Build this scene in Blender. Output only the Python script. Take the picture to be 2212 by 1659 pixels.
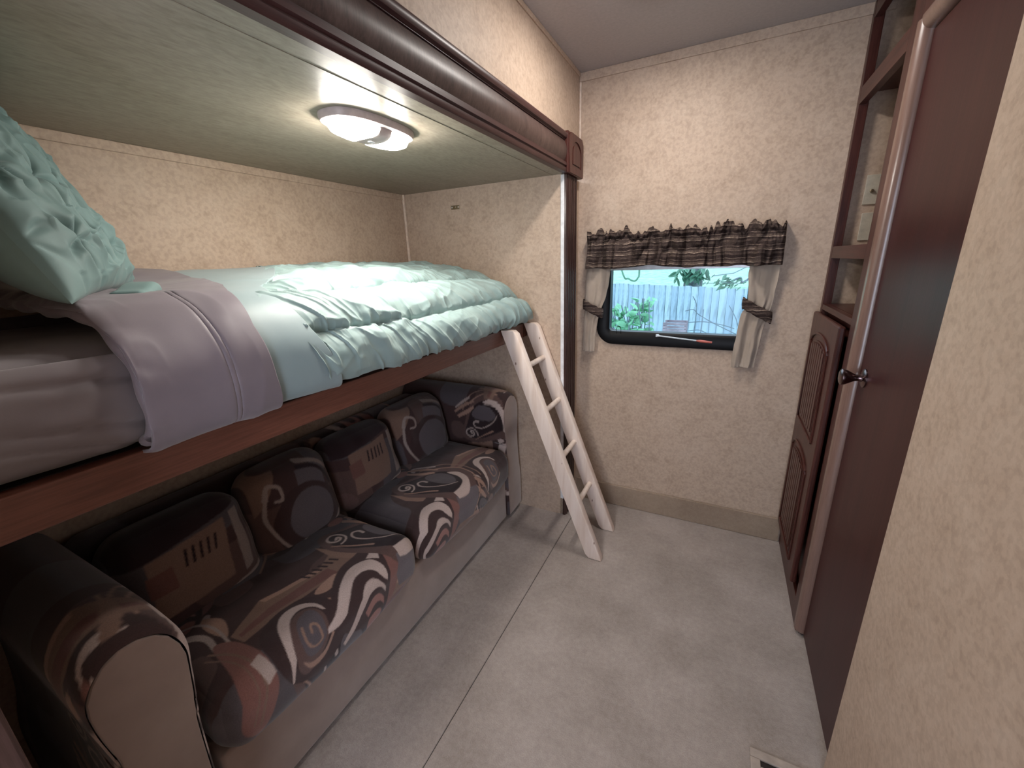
import bpy, bmesh, math, random
import numpy as np
from mathutils import Vector, Matrix
random.seed(7)
rng = np.random.default_rng(7)
PI = math.pi
SC = bpy.context.scene
COL = SC.collection
for o in list(bpy.data.objects):
    bpy.data.objects.remove(o)

# ------------------------------------------------------------------ camera
YAW, PITCH, ROLL, FPX = -0.47483, 0.28876, -0.03484, 882.45
CAMZ = 1.3145
def cam_axes():
    cy, sy = math.cos(YAW), math.sin(YAW)
    f = Vector((sy, cy, 0)); r = Vector((cy, -sy, 0)); u = Vector((0, 0, 1))
    cp, sp = math.cos(PITCH), math.sin(PITCH)
    f2 = f*cp - u*sp; u2 = u*cp + f*sp
    cr, sr = math.cos(ROLL), math.sin(ROLL)
    return r*cr + u2*sr, u2*cr - r*sr, f2
r_, u_, f_ = cam_axes()
cam = bpy.data.cameras.new('camera')
camo = bpy.data.objects.new('camera', cam)
COL.objects.link(camo)
cam.sensor_width = 36.0
cam.sensor_fit = 'HORIZONTAL'
cam.lens = FPX/2212*36.0
cam.clip_start = 0.02
cam.clip_end = 400
camo.matrix_world = Matrix(((r_.x, u_.x, -f_.x, 0), (r_.y, u_.y, -f_.y, 0), (r_.z, u_.z, -f_.z, CAMZ), (0, 0, 0, 1)))
SC.camera = camo

# ------------------------------------------------------------------ world, light level, exposure
world = bpy.data.worlds.new('world')
SC.world = world
world.use_nodes = True
bg = world.node_tree.nodes['Background']
bg.inputs[0].default_value = (0.75, 0.84, 1.0, 1)
bg.inputs[1].default_value = 9.5
LAMP_SLIDE = 165.0      # emission of the lit lenses in the slide-out
LAMP_MAIN = 175.0       # emission of the lenses on the room ceiling
vs = SC.view_settings
vs.view_transform = 'Standard'
vs.look = 'None'
vs.exposure = 0.0
vs.gamma = 1.0
vs.use_curve_mapping = False

# ------------------------------------------------------------------ room dimensions (metres)
D = 2.032      # window wall
A = 0.6545     # left wall plane, above the slide-out opening (x = -A)
B = 1.532      # back wall of the slide-out
E = 1.817      # end wall of the slide-out
ZS = 1.6686    # ceiling of the slide-out
C = 0.356      # right wall plane
H = 2.1        # room ceiling
HY = 0.035     # near end wall of the slide-out
YB = -1.0      # wall behind the camera

# ------------------------------------------------------------------ materials
def new_mat(name):
    m = bpy.data.materials.new(name)
    m.use_nodes = True
    return m, m.node_tree, m.node_tree.nodes['Principled BSDF']
def N(nt, t, **kw):
    n = nt.nodes.new(t)
    for k, v in kw.items():
        if k.startswith('i_'):
            n.inputs[k[2:].replace('_', ' ')].default_value = v
        else:
            setattr(n, k, v)
    return n
def coords(nt, scale=(1, 1, 1), kind='Object'):
    tc = N(nt, 'ShaderNodeTexCoord')
    mp = N(nt, 'ShaderNodeMapping')
    mp.inputs['Scale'].default_value = scale
    nt.links.new(tc.outputs[kind], mp.inputs['Vector'])
    return mp.outputs['Vector']
def noise(nt, vec, scale, detail=3, rough=0.55, dist=0.0):
    n = N(nt, 'ShaderNodeTexNoise')
    n.inputs['Scale'].default_value = scale
    n.inputs['Detail'].default_value = detail
    n.inputs['Roughness'].default_value = rough
    n.inputs['Distortion'].default_value = dist
    nt.links.new(vec, n.inputs['Vector'])
    return n.outputs['Fac']
def ramp(nt, fac, stops):
    r = N(nt, 'ShaderNodeValToRGB')
    el = r.color_ramp.elements
    while len(el) < len(stops):
        el.new(0.5)
    for e, (p, c) in zip(el, stops):
        e.position = p
        e.color = (*c, 1) if len(c) == 3 else c
    nt.links.new(fac, r.inputs['Fac'])
    return r.outputs['Color']
def mixc(nt, fac, a, b, mode='MIX'):
    m = N(nt, 'ShaderNodeMix', data_type='RGBA', blend_type=mode)
    for s, v in ((m.inputs[0], fac), (m.inputs[6], a), (m.inputs[7], b)):
        if isinstance(v, (int, float)):
            s.default_value = v
        elif isinstance(v, tuple):
            s.default_value = (*v, 1) if len(v) == 3 else v
        else:
            nt.links.new(v, s)
    return m.outputs[2]
def bump(nt, bsdf, h, strength, dist=0.002):
    b = N(nt, 'ShaderNodeBump')
    b.inputs['Strength'].default_value = strength
    b.inputs['Distance'].default_value = dist
    nt.links.new(h, b.inputs['Height'])
    nt.links.new(b.outputs['Normal'], bsdf.inputs['Normal'])
def plain(name, col, rough=0.5, metal=0.0, spec=0.5, nscale=0, namp=0.15):
    m, nt, b = new_mat(name)
    b.inputs['Roughness'].default_value = rough
    b.inputs['Metallic'].default_value = metal
    b.inputs['Specular IOR Level'].default_value = spec
    v = coords(nt)
    f = noise(nt, v, nscale or 40, 3)
    lo = tuple(c*(1-namp) for c in col); hi = tuple(min(1, c*(1+namp)) for c in col)
    nt.links.new(ramp(nt, f, [(0.3, lo), (0.7, hi)]), b.inputs['Base Color'])
    return m

def wallpaper(name, lo, mid, hi, scale=(1, 1, 1), rough=0.55, spec=0.3):
    m, nt, b = new_mat(name)
    v = coords(nt, scale)
    f1 = noise(nt, v, 46, 5, 0.70, 0.4)
    f2 = noise(nt, v, 9, 4, 0.6, 0.6)
    mx = N(nt, 'ShaderNodeMath', operation='MULTIPLY_ADD')
    nt.links.new(f1, mx.inputs[0]); mx.inputs[1].default_value = 0.62
    h = N(nt, 'ShaderNodeMath', operation='MULTIPLY'); nt.links.new(f2, h.inputs[0]); h.inputs[1].default_value = 0.42
    nt.links.new(h.outputs[0], mx.inputs[2])
    c = ramp(nt, mx.outputs[0], [(0.36, lo), (0.52, mid), (0.70, hi)])
    f3 = noise(nt, v, 85, 2, 0.5)
    c2 = mixc(nt, 0.16, c, ramp(nt, f3, [(0.42, tuple(x*0.55 for x in lo)), (0.55, hi)]))
    nt.links.new(c2, b.inputs['Base Color'])
    b.inputs['Roughness'].default_value = rough
    b.inputs['Specular IOR Level'].default_value = spec
    bump(nt, b, f1, 0.06, 0.002)
    return m
M_PAPER = wallpaper('wallpaper', (0.42, 0.31, 0.232), (0.50, 0.378, 0.290), (0.565, 0.442, 0.348))
M_PAPER_DIM = wallpaper('wallpaper_dimmed', (0.25, 0.218, 0.165), (0.315, 0.278, 0.218), (0.37, 0.33, 0.265), scale=(1.6, 0.5, 1), rough=0.42, spec=0.28)  # same paper as the walls, the ceiling's dimmer light put into its colour
M_CEIL = plain('ceiling_paint', (0.42, 0.385, 0.375), 0.5, nscale=90, namp=0.06)
M_WHITE = plain('white_plastic', (0.74, 0.74, 0.76), 0.4)
M_BEAD = plain('pale_bead', (0.74, 0.60, 0.50), 0.5)

def carpet_mat(name, c0, c1, c2):
    m, nt, b = new_mat(name)
    v = coords(nt)
    f1 = noise(nt, v, 260, 3, 0.7)
    f2 = noise(nt, v, 60, 4, 0.7)
    f3 = noise(nt, v, 3.5, 3, 0.6)
    c = ramp(nt, f1, [(0.3, c0), (0.5, c1), (0.72, c2)])
    c = mixc(nt, 0.5, c, ramp(nt, f2, [(0.35, c0), (0.65, c2)]))
    c = mixc(nt, 0.45, c, ramp(nt, f3, [(0.35, c0), (0.65, c2)]))
    nt.links.new(c, b.inputs['Base Color'])
    b.inputs['Roughness'].default_value = 0.95
    b.inputs['Specular IOR Level'].default_value = 0.15
    b.inputs['Sheen Weight'].default_value = 0.25
    bump(nt, b, f1, 0.6, 0.004)
    return m
M_CARPET = carpet_mat('carpet', (0.25, 0.205, 0.18), (0.355, 0.30, 0.27), (0.48, 0.415, 0.38))
M_CARPET2 = carpet_mat('carpet_band', (0.25, 0.18, 0.13), (0.325, 0.24, 0.178), (0.40, 0.305, 0.23))

def wood(name, dark, mid, light, axis='z', rough=0.35, fine=1.0, spec=0.5, coat=0.0):
    m, nt, b = new_mat(name)
    s = {'x': (1.2, 26, 26), 'y': (26, 1.2, 26), 'z': (26, 26, 1.2)}[axis]
    v = coords(nt, s)
    f1 = noise(nt, v, 1.3*fine, 5, 0.6, 0.35)
    f2 = noise(nt, v, 9*fine, 3, 0.6)
    c = ramp(nt, f1, [(0.32, dark), (0.5, mid), (0.7, light)])
    c = mixc(nt, 0.35, c, ramp(nt, f2, [(0.4, dark), (0.6, light)]))
    nt.links.new(c, b.inputs['Base Color'])
    b.inputs['Roughness'].default_value = rough
    b.inputs['Specular IOR Level'].default_value = spec
    b.inputs['Coat Weight'].default_value = coat
    b.inputs['Coat Roughness'].default_value = 0.2
    bump(nt, b, f2, 0.08, 0.001)
    return m
CH = ((0.034, 0.0085, 0.0065), (0.064, 0.0185, 0.014), (0.094, 0.031, 0.024))
M_CHERRY_Z = wood('cherry_wood_vertical', *CH, axis='z', spec=0.3)
M_CHERRY_Y = wood('cherry_wood_horizontal', *CH, axis='y', spec=0.3)
M_HEADER = wood('header_wood', (0.036, 0.018, 0.015), (0.066, 0.037, 0.031), (0.098, 0.06, 0.051), axis='z', rough=0.46)
M_HEADTRIM = wood('header_trim_wood', (0.030, 0.010, 0.010), (0.050, 0.019, 0.018), (0.072, 0.031, 0.028), axis='y', rough=0.4, spec=0.35)
M_DOOR = wood('closet_door_wood', (0.034, 0.0075, 0.0075), (0.045, 0.0105, 0.010), (0.055, 0.0145, 0.013), axis='z', rough=0.36, fine=0.6, spec=0.22)
M_POST = wood('post_wood', (0.022, 0.010, 0.008), (0.042, 0.020, 0.017), (0.072, 0.038, 0.032), axis='z', rough=0.25)
M_RAIL = wood('bunk_rail_wood', (0.085, 0.028, 0.017), (0.13, 0.045, 0.028), (0.17, 0.065, 0.042), axis='y', rough=0.45)
M_DARKGAP = plain('dark_recess', (0.012, 0.007, 0.006), 0.7)

def pine_mat():
    m, nt, b = new_mat('raw_pine')
    v = coords(nt, (26, 26, 2.2))
    f1 = noise(nt, v, 1.2, 4, 0.6, 0.4)
    c = ramp(nt, f1, [(0.3, (0.66, 0.51, 0.42)), (0.55, (0.78, 0.65, 0.57)), (0.75, (0.84, 0.72, 0.65))])
    v2 = coords(nt, (9, 9, 4.2))
    vo = N(nt, 'ShaderNodeTexVoronoi'); vo.inputs['Scale'].default_value = 2.4
    nt.links.new(v2, vo.inputs['Vector'])
    k = ramp(nt, vo.outputs['Distance'], [(0.05, (0.28, 0.17, 0.12)), (0.085, (1, 1, 1))])
    c = mixc(nt, 0.85, c, k, 'MULTIPLY')
    nt.links.new(c, b.inputs['Base Color'])
    b.inputs['Roughness'].default_value = 0.65
    return m
M_PINE = pine_mat()

def cloth(name, c0, c1, rough=0.6, sheen=0.2, spec=0.3, wscale=500):
    m, nt, b = new_mat(name)
    v = coords(nt)
    f = noise(nt, v, 7, 4, 0.6)
    f2 = noise(nt, v, wscale, 2, 0.5)
    c = ramp(nt, f, [(0.3, c0), (0.7, c1)])
    nt.links.new(c, b.inputs['Base Color'])
    b.inputs['Roughness'].default_value = rough
    b.inputs['Specular IOR Level'].default_value = spec
    b.inputs['Sheen Weight'].default_value = sheen
    bump(nt, b, f2, 0.08, 0.0006)
    return m
M_AQUA = cloth('aqua_satin', (0.25, 0.345, 0.335), (0.29, 0.39, 0.378), 0.46, 0.1, 0.4)
M_AQUA2 = cloth('aqua_plain', (0.235, 0.31, 0.32), (0.27, 0.345, 0.355), 0.5, 0.2)
M_TEAL = cloth('teal_pillow_cloth', (0.135, 0.215, 0.212), (0.17, 0.26, 0.252), 0.62, 0.1, 0.25)
M_GREY = cloth('grey_sheet_cloth', (0.165, 0.135, 0.155), (0.195, 0.162, 0.182), 0.55, 0.25)
M_GREY2 = cloth('grey_fitted_cloth', (0.19, 0.165, 0.18), (0.22, 0.195, 0.205), 0.55, 0.25)
M_TAN = cloth('tan_upholstery', (0.24, 0.175, 0.15), (0.30, 0.225, 0.195), 0.8, 0.35, 0.2)
M_CURT = cloth('tan_curtain_cloth', (0.33, 0.265, 0.215), (0.42, 0.345, 0.285), 0.8, 0.3, 0.2)
M_BLACK = plain('black_frame', (0.004, 0.004, 0.005), 0.45, spec=0.18)
M_CHROME = plain('chrome', (0.6, 0.6, 0.62), 0.18, 1.0)
M_PEWTER = plain('dark_pewter', (0.16, 0.11, 0.11), 0.22, 1.0)
M_RED = plain('red_tip', (0.5, 0.12, 0.09), 0.4)
M_SILVER = plain('silver_plastic', (0.55, 0.6, 0.65), 0.35)
M_ALU = plain('aluminium', (0.42, 0.41, 0.42), 0.35, 0.6)
M_PLATE = plain('ivory_plate', (0.50, 0.46, 0.38), 0.35)
M_LAMPBASE = plain('lamp_housing', (0.50, 0.42, 0.40), 0.4)
M_VENT = plain('vent_paint', (0.36, 0.30, 0.26), 0.45)
M_BRASS = plain('aged_brass', (0.30, 0.25, 0.17), 0.35, 0.8)

def stripes_mat(name='striped_valance_cloth'):
    m, nt, b = new_mat(name)
    v = coords(nt, (1, 1, 1))
    sep = N(nt, 'ShaderNodeSeparateXYZ'); nt.links.new(v, sep.inputs[0])
    wz = noise(nt, coords(nt, (12, 8, 5)), 1.6, 2, 0.5)
    brk = noise(nt, coords(nt, (26, 6, 60)), 1.0, 1, 0.5)
    m1 = N(nt, 'ShaderNodeMath', operation='MULTIPLY_ADD'); nt.links.new(sep.outputs[2], m1.inputs[0]); m1.inputs[1].default_value = 21.0
    m2 = N(nt, 'ShaderNodeMath', operation='MULTIPLY'); nt.links.new(wz, m2.inputs[0]); m2.inputs[1].default_value = 0.45
    nt.links.new(m2.outputs[0], m1.inputs[2])
    fr = N(nt, 'ShaderNodeMath', operation='FRACT'); nt.links.new(m1.outputs[0], fr.inputs[0])
    r_n = nt.nodes.new('ShaderNodeValToRGB'); r_n.color_ramp.interpolation = 'LINEAR'
    stops = [(0.00, (0.030, 0.020, 0.019)), (0.17, (0.034, 0.023, 0.021)), (0.20, (0.105, 0.076, 0.064)), (0.33, (0.09, 0.066, 0.056)), (0.36, (0.036, 0.024, 0.022)),
             (0.48, (0.040, 0.027, 0.025)), (0.50, (0.36, 0.28, 0.225)), (0.535, (0.34, 0.265, 0.21)), (0.56, (0.13, 0.097, 0.08)), (0.70, (0.115, 0.085, 0.072)),
             (0.73, (0.045, 0.031, 0.028)), (0.86, (0.05, 0.035, 0.031)), (0.875, (0.24, 0.185, 0.15)), (0.90, (0.22, 0.17, 0.14)), (0.92, (0.032, 0.021, 0.02))]
    el = r_n.color_ramp.elements
    while len(el) < len(stops): el.new(0.5)
    for e_, (p_, c_) in zip(el, stops): e_.position = p_; e_.color = (*c_, 1)
    nt.links.new(fr.outputs[0], r_n.inputs['Fac'])
    c = mixc(nt, ramp(nt, brk, [(0.50, (0, 0, 0)), (0.60, (0.75, 0.75, 0.75))]), r_n.outputs['Color'], (0.062, 0.044, 0.039))
    g = noise(nt, coords(nt, (90, 90, 110)), 2.0, 3, 0.7)
    c = mixc(nt, 0.4, c, ramp(nt, g, [(0.42, (0.35, 0.32, 0.30)), (0.62, (1.5, 1.4, 1.35))]), 'MULTIPLY')
    nt.links.new(c, b.inputs['Base Color'])
    b.inputs['Roughness'].default_value = 0.85
    b.inputs['Specular IOR Level'].default_value = 0.15
    return m
M_STRIPE = stripes_mat()

def emis(name, col, strength):
    m, nt, b = new_mat(name)
    b.inputs['Base Color'].default_value = (0.8, 0.8, 0.8, 1)
    v = coords(nt)
    f = noise(nt, v, 12, 2)
    c = ramp(nt, f, [(0.2, tuple(x*0.96 for x in col)), (0.8, col)])
    nt.links.new(c, b.inputs['Emission Color'])
    b.inputs['Emission Strength'].default_value = strength
    return m
M_LENS = emis('lit_lens', (1.0, 0.945, 0.87), LAMP_SLIDE)
M_LENS2 = emis('lit_lens_room', (1.0, 0.94, 0.88), LAMP_MAIN)

def glass_mat():
    m = bpy.data.materials.new('window_glass')
    m.use_nodes = True
    nt = m.node_tree
    for n in list(nt.nodes):
        nt.nodes.remove(n)
    out = N(nt, 'ShaderNodeOutputMaterial')
    tr = N(nt, 'ShaderNodeBsdfTransparent'); tr.inputs[0].default_value = (0.487, 0.532, 0.540, 1)   # dark tinted cabin glass
    gl = N(nt, 'ShaderNodeBsdfGlossy'); gl.inputs['Roughness'].default_value = 0.02
    mx = N(nt, 'ShaderNodeMixShader'); mx.inputs[0].default_value = 0.008
    nt.links.new(tr.outputs[0], mx.inputs[1]); nt.links.new(gl.outputs[0], mx.inputs[2])
    nt.links.new(mx.outputs[0], out.inputs['Surface'])
    return m
M_GLASS = glass_mat()

def vcol_fabric(name):
    m, nt, b = new_mat(name)
    a = N(nt, 'ShaderNodeVertexColor'); a.layer_name = 'print'
    v = coords(nt)
    f = noise(nt, v, 420, 3, 0.7)
    f2 = noise(nt, v, 900, 2, 0.6)
    c = mixc(nt, 0.55, a.outputs['Color'], ramp(nt, f, [(0.35, (0.72, 0.70, 0.70)), (0.65, (1.25, 1.2, 1.2))]), 'MULTIPLY')
    nt.links.new(c, b.inputs['Base Color'])
    b.inputs['Roughness'].default_value = 0.85
    b.inputs['Specular IOR Level'].default_value = 0.2
    b.inputs['Sheen Weight'].default_value = 0.25
    bump(nt, b, f2, 0.25, 0.001)
    return m
M_PRINT = vcol_fabric('swirl_print_chenille')

# ------------------------------------------------------------------ object helpers
ROOTLOC = {}
def place(name, me, m, parent):
    o = bpy.data.objects.new(name, me)
    COL.objects.link(o)
    if m is not None:
        me.materials.append(m)
    if parent is not None:
        o.parent = parent
        root = parent
        while root.parent is not None:
            root = root.parent
        me.transform(Matrix.Translation(-root.location))
    return o
def tag(o, label=None, cat=None, group=None, kind=None):
    if label: o['label'] = label
    if cat: o['category'] = cat
    if group: o['group'] = group
    if kind: o['kind'] = kind
    return o
def thing(name, loc, label, cat, group=None):
    o = bpy.data.objects.new(name, None)
    o.empty_display_size = 0.05
    COL.objects.link(o)
    o.location = loc
    return tag(o, label, cat, group)
def mesh_np(name, V, F, m, parent=None, smooth=True, col=None):
    me = bpy.data.meshes.new(name)
    me.from_pydata([tuple(map(float, v)) for v in V], [], [tuple(int(i) for i in f) for f in F])
    if smooth:
        me.shade_smooth()
    if col is not None:
        at = me.color_attributes.new('print', 'FLOAT_COLOR', 'POINT')
        c4 = np.ones((len(V), 4), np.float32); c4[:, :3] = col
        at.data.foreach_set('color', c4.ravel())
    me.update()
    return place(name, me, m, parent)
class MB:
    def __init__(s): s.bm = bmesh.new()
    def box(s, x0, x1, y0, y1, z0, z1, bev=0.0, seg=2):
        r = bmesh.ops.create_cube(s.bm, size=1.0)
        vs_ = r['verts']
        for v in vs_:
            v.co = Vector(((x0+x1)/2 + v.co.x*(x1-x0), (y0+y1)/2 + v.co.y*(y1-y0), (z0+z1)/2 + v.co.z*(z1-z0)))
        if bev > 0:
            es = set(e for v in vs_ for e in v.link_edges)
            bmesh.ops.bevel(s.bm, geom=list(es), offset=bev, segments=seg, affect='EDGES', profile=0.5)
        return s
    def prism(s, pts, axis, a0, a1, bev=0.0):
        # pts: polygon in the two other axes (order x,y,z without axis), extruded along axis
        def mk(p, a):
            if axis == 'x': return (a, p[0], p[1])
            if axis == 'y': return (p[0], a, p[1])
            return (p[0], p[1], a)
        v0 = [s.bm.verts.new(mk(p, a0)) for p in pts]
        v1 = [s.bm.verts.new(mk(p, a1)) for p in pts]
        n = len(pts)
        fs = [s.bm.faces.new(v0), s.bm.faces.new(v1[::-1])]
        for i in range(n):
            fs.append(s.bm.faces.new((v0[i], v0[(i+1) % n], v1[(i+1) % n], v1[i])))
        bmesh.ops.recalc_face_normals(s.bm, faces=fs)
        if bev > 0:
            es = set(e for f in fs[:2] for e in f.edges)
            bmesh.ops.bevel(s.bm, geom=list(es), offset=bev, segments=2, affect='EDGES', profile=0.5)
        return s
    def tube(s, pts, r, n=10, caps=True):
        pts = [Vector(p) for p in pts]
        rings = []
        for i, p in enumerate(pts):
            d = (pts[min(i+1, len(pts)-1)] - pts[max(i-1, 0)]).normalized()
            up = Vector((0, 0, 1)) if abs(d.z) < 0.9 else Vector((1, 0, 0))
            a = d.cross(up).normalized(); b = d.cross(a).normalized()
            rr = r[i] if isinstance(r, (list, tuple)) else r
            rings.append([s.bm.verts.new(p + a*math.cos(2*PI*k/n)*rr + b*math.sin(2*PI*k/n)*rr) for k in range(n)])
        for i in range(len(rings)-1):
            for k in range(n):
                s.bm.faces.new((rings[i][k], rings[i][(k+1) % n], rings[i+1][(k+1) % n], rings[i+1][k]))
        if caps:
            s.bm.faces.new(rings[0][::-1]); s.bm.faces.new(rings[-1])
        return s
    def lathe(s, prof, origin, axis, n=24):
        # prof: (distance along axis, radius)
        ax = Vector(axis).normalized()
        up = Vector((0, 0, 1)) if abs(ax.z) < 0.9 else Vector((1, 0, 0))
        a = ax.cross(up).normalized(); b = ax.cross(a).normalized()
        o = Vector(origin)
        rings = []
        for t, r in prof:
            r = max(r, 1e-5)
            rings.append([s.bm.verts.new(o + ax*t + a*math.cos(2*PI*k/n)*r + b*math.sin(2*PI*k/n)*r) for k in range(n)])
        for i in range(len(rings)-1):
            for k in range(n):
                s.bm.faces.new((rings[i][k], rings[i][(k+1) % n], rings[i+1][(k+1) % n], rings[i+1][k]))
        s.bm.faces.new(rings[0][::-1]); s.bm.faces.new(rings[-1])
        return s
    def build(s, name, m, parent=None, smooth=False):
        bmesh.ops.recalc_face_normals(s.bm, faces=list(s.bm.faces))
        me = bpy.data.meshes.new(name)
        s.bm.to_mesh(me); s.bm.free()
        if smooth:
            me.shade_smooth()
            try:
                me.set_sharp_from_angle(angle=math.radians(40))
            except Exception:
                pass
        return place(name, me, m, parent)
def struct(name, mb, m, parent=None, smooth=False):
    o = mb.build(name, m, parent, smooth)
    if parent is None:
        o['kind'] = 'structure'
    return o

# numpy noise ------------------------------------------------------------
_perm = np.random.default_rng(3).integers(0, 2**31, 65536)
def _h(ix, iy, seed):
    k = (ix*73856093 ^ iy*19349663 ^ (seed*83492791)) & 65535
    return (_perm[k] & 1023)/511.5 - 1.0
def vnoise(x, y, seed=0):
    x = np.asarray(x, float); y = np.asarray(y, float)
    ix = np.floor(x).astype(np.int64); iy = np.floor(y).astype(np.int64)
    fx = x-ix; fy = y-iy
    fx = fx*fx*fx*(fx*(fx*6-15)+10); fy = fy*fy*fy*(fy*(fy*6-15)+10)
    a = _h(ix, iy, seed); b = _h(ix+1, iy, seed); c = _h(ix, iy+1, seed); d = _h(ix+1, iy+1, seed)
    return (a*(1-fx)+b*fx)*(1-fy) + (c*(1-fx)+d*fx)*fy
def fbm(x, y, seed=0, oct=3):
    s = 0; amp = 1; t = 0
    for i in range(oct):
        s = s + amp*vnoise(x*2**i, y*2**i, seed+i*17); t += amp; amp *= 0.5
    return s/t
def ridge(x, y, seed=0):
    n = vnoise(x, y, seed)
    return (1-np.abs(n)*1.6).clip(0, 1)**2.2

def grid_faces(nu, nv, closed_u=False):
    F = []
    for i in range(nu-1 if not closed_u else nu):
        i2 = (i+1) % nu
        for j in range(nv-1):
            F.append((i*nv+j, i2*nv+j, i2*nv+j+1, i*nv+j+1))
    return F
def cube_grid(nx, ny, nz):
    # welded surface points of a cube in [-1,1]^3 and quads
    idx = {}; V = []; F = []
    def vid(i, j, k):
        key = (i, j, k)
        if key not in idx:
            idx[key] = len(V)
            V.append((2*i/nx-1, 2*j/ny-1, 2*k/nz-1))
        return idx[key]
    for i in range(nx):
        for j in range(ny):
            for k, fl in ((0, True), (nz, False)):
                q = [vid(i, j, k), vid(i+1, j, k), vid(i+1, j+1, k), vid(i, j+1, k)]
                F.append(q[::-1] if fl else q)
    for i in range(nx):
        for k in range(nz):
            for j, fl in ((0, False), (ny, True)):
                q = [vid(i, j, k), vid(i+1, j, k), vid(i+1, j, k+1), vid(i, j, k+1)]
                F.append(q[::-1] if fl else q)
    for j in range(ny):
        for k in range(nz):
            for i, fl in ((0, True), (nx, False)):
                q = [vid(i, j, k), vid(i, j+1, k), vid(i, j+1, k+1), vid(i, j, k+1)]
                F.append(q[::-1] if fl else q)
    return np.array(V), F
def rounded(P, half, r):
    half = np.array(half, float)
    q = P*half
    r = np.minimum(r, half.min()*0.999)
    inner = np.clip(q, -(half-r), half-r)
    d = q-inner
    n = np.linalg.norm(d, axis=1, keepdims=True)
    # cube-grid points of the shell map to the rounded corner
    out = inner + d/np.maximum(n, 1e-9)*r
    return out
def catmull(pts, n=10, closed=False):
    P = np.array(pts, float); out = []
    m = len(P)
    for i in range(m if closed else m-1):
        if closed:
            p0, p1, p2, p3 = P[(i-1) % m], P[i], P[(i+1) % m], P[(i+2) % m]
        else:
            p0, p1, p2, p3 = P[max(i-1, 0)], P[i], P[i+1], P[min(i+2, m-1)]
        for t in np.linspace(0, 1, n, endpoint=False):
            out.append(0.5*((2*p1)+(-p0+p2)*t+(2*p0-5*p1+4*p2-p3)*t*t+(-p0+3*p1-3*p2+p3)*t**3))
    if not closed:
        out.append(P[-1])
    return np.array(out)

# ================================================================== THE ROOM
# floor: room carpet and the slide-out floor meet in a seam at x = -0.603
struct('floor', MB().box(-0.6025, C+0.36, YB, D+0.05, -0.06, 0.0, 0.003), M_CARPET)
struct('trim_14', MB().box(-0.6048, -0.6022, YB, D, -0.055, -0.003), M_DARKGAP)
struct('floor_slideout', MB().box(-B-0.03, -0.6045, HY-0.03, D+0.05, -0.06, 0.0015, 0.004), M_CARPET)
struct('ceiling', MB().box(-A-0.05, C+0.36, YB, D+0.05, H, H+0.05), M_CEIL)
struct('ceiling_slideout', MB().box(-B-0.03, -A-0.0005, HY-0.03, E+0.011, ZS, ZS+0.03), M_PAPER_DIM)
# window wall with its opening
WX0, WX1, WZ0, WZ1 = -0.530, 0.130, 0.935, 1.335
b = MB()
b.box(-B, WX0, D, D+0.05, -0.02, H)
b.box(WX1, C+0.36, D, D+0.05, -0.02, H)
b.box(WX0, WX1, D, D+0.05, WZ1, H)
b.box(WX0, WX1, D, D+0.05, -0.02, WZ0)
struct('wall_far', b, M_PAPER)
# wall above the slide-out opening, and its jamb next to the window wall
b = MB()
b.box(-A-0.05, -A, YB, D, ZS+0.031, H)
b.box(-A-0.05, -A, E+0.012, D, 0, ZS)
b.box(-A-0.05, -A, YB, HY-0.072, 0, ZS)
struct('wall_left', b, M_PAPER)
struct('wall_slideout_back', MB().box(-B-0.03, -B, HY, E, 0, ZS), M_PAPER)
struct('wall_slideout_end', MB().box(-B-0.03, -0.6650, E, E+0.012, 0, ZS), M_PAPER)
struct('wall_slideout_head', MB().box(-B-0.03, -0.6650, HY-0.012, HY, 0, ZS), M_PAPER)
# right wall panel beside the closet door
struct('wall_right', MB().box(C, C+0.05, YB, 1.0, 0, H, 0.002), M_PAPER)
struct('wall_right_recess', MB().box(C+0.33, C+0.36, 1.0, D, 0, H), M_PAPER)
struct('wall_closet_side', MB().box(C+0.051, C+0.329, 0.98, 1.0, 0, H), M_PAPER)
# wall behind the camera with an open hatch to the daylight
b = MB()
b.box(-A-0.05, -0.20, YB-0.05, YB, 0, H)
b.box(-0.20, 0.34, YB-0.05, YB, 1.75, H)
b.box(-0.20, 0.34, YB-0.05, YB, 0, 0.25)
b.box(0.34, C+0.05, YB-0.05, YB, 0, H)
struct('wall_back', b, M_CHERRY_Z)

struct('trim_15', MB().box(-A-0.05, -A+0.014, HY-0.071, HY-0.001, 0.0, ZS-0.001, 0.004), M_POST)  # added dark post, covers the pale wall end to keep this edge black
# paper covered battens where walls meet the ceilings
struct('trim_1', MB().box(-A, C+0.06, D-0.007, D, H-0.034, H, 0.002), M_PAPER)
struct('trim_2', MB().box(-A, -A+0.006, YB, D-0.008, H-0.016, H, 0.002), M_PAPER)
struct('trim_3', MB().box(-B, -B+0.006, HY, E-0.001, ZS-0.026, ZS, 0.002), M_PAPER)
# corner beads
struct('trim_4', MB().box(-B+0.001, -B+0.012, E-0.012, E-0.001, 0.2, ZS, 0.003), M_BEAD)
struct('trim_5', MB().box(-A, -A+0.009, D-0.009, D, 1.815, H-0.034, 0.003), M_BEAD)
struct('trim_6', MB().box(-0.6655, -0.6485, E-0.004, E+0.010, 0.10, ZS-0.002, 0.002), M_WHITE)
struct('trim_7', MB().box(-0.7045, -0.7010, HY, E-0.002, ZS-0.0012, ZS, 0.0005), M_PAPER_DIM)
# carpeted kick band along the window wall
struct('baseboard_far', MB().box(-A+0.01, C-0.004, D-0.012, D-0.0005, 0.0, 0.122, 0.004), M_CARPET2)

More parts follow.
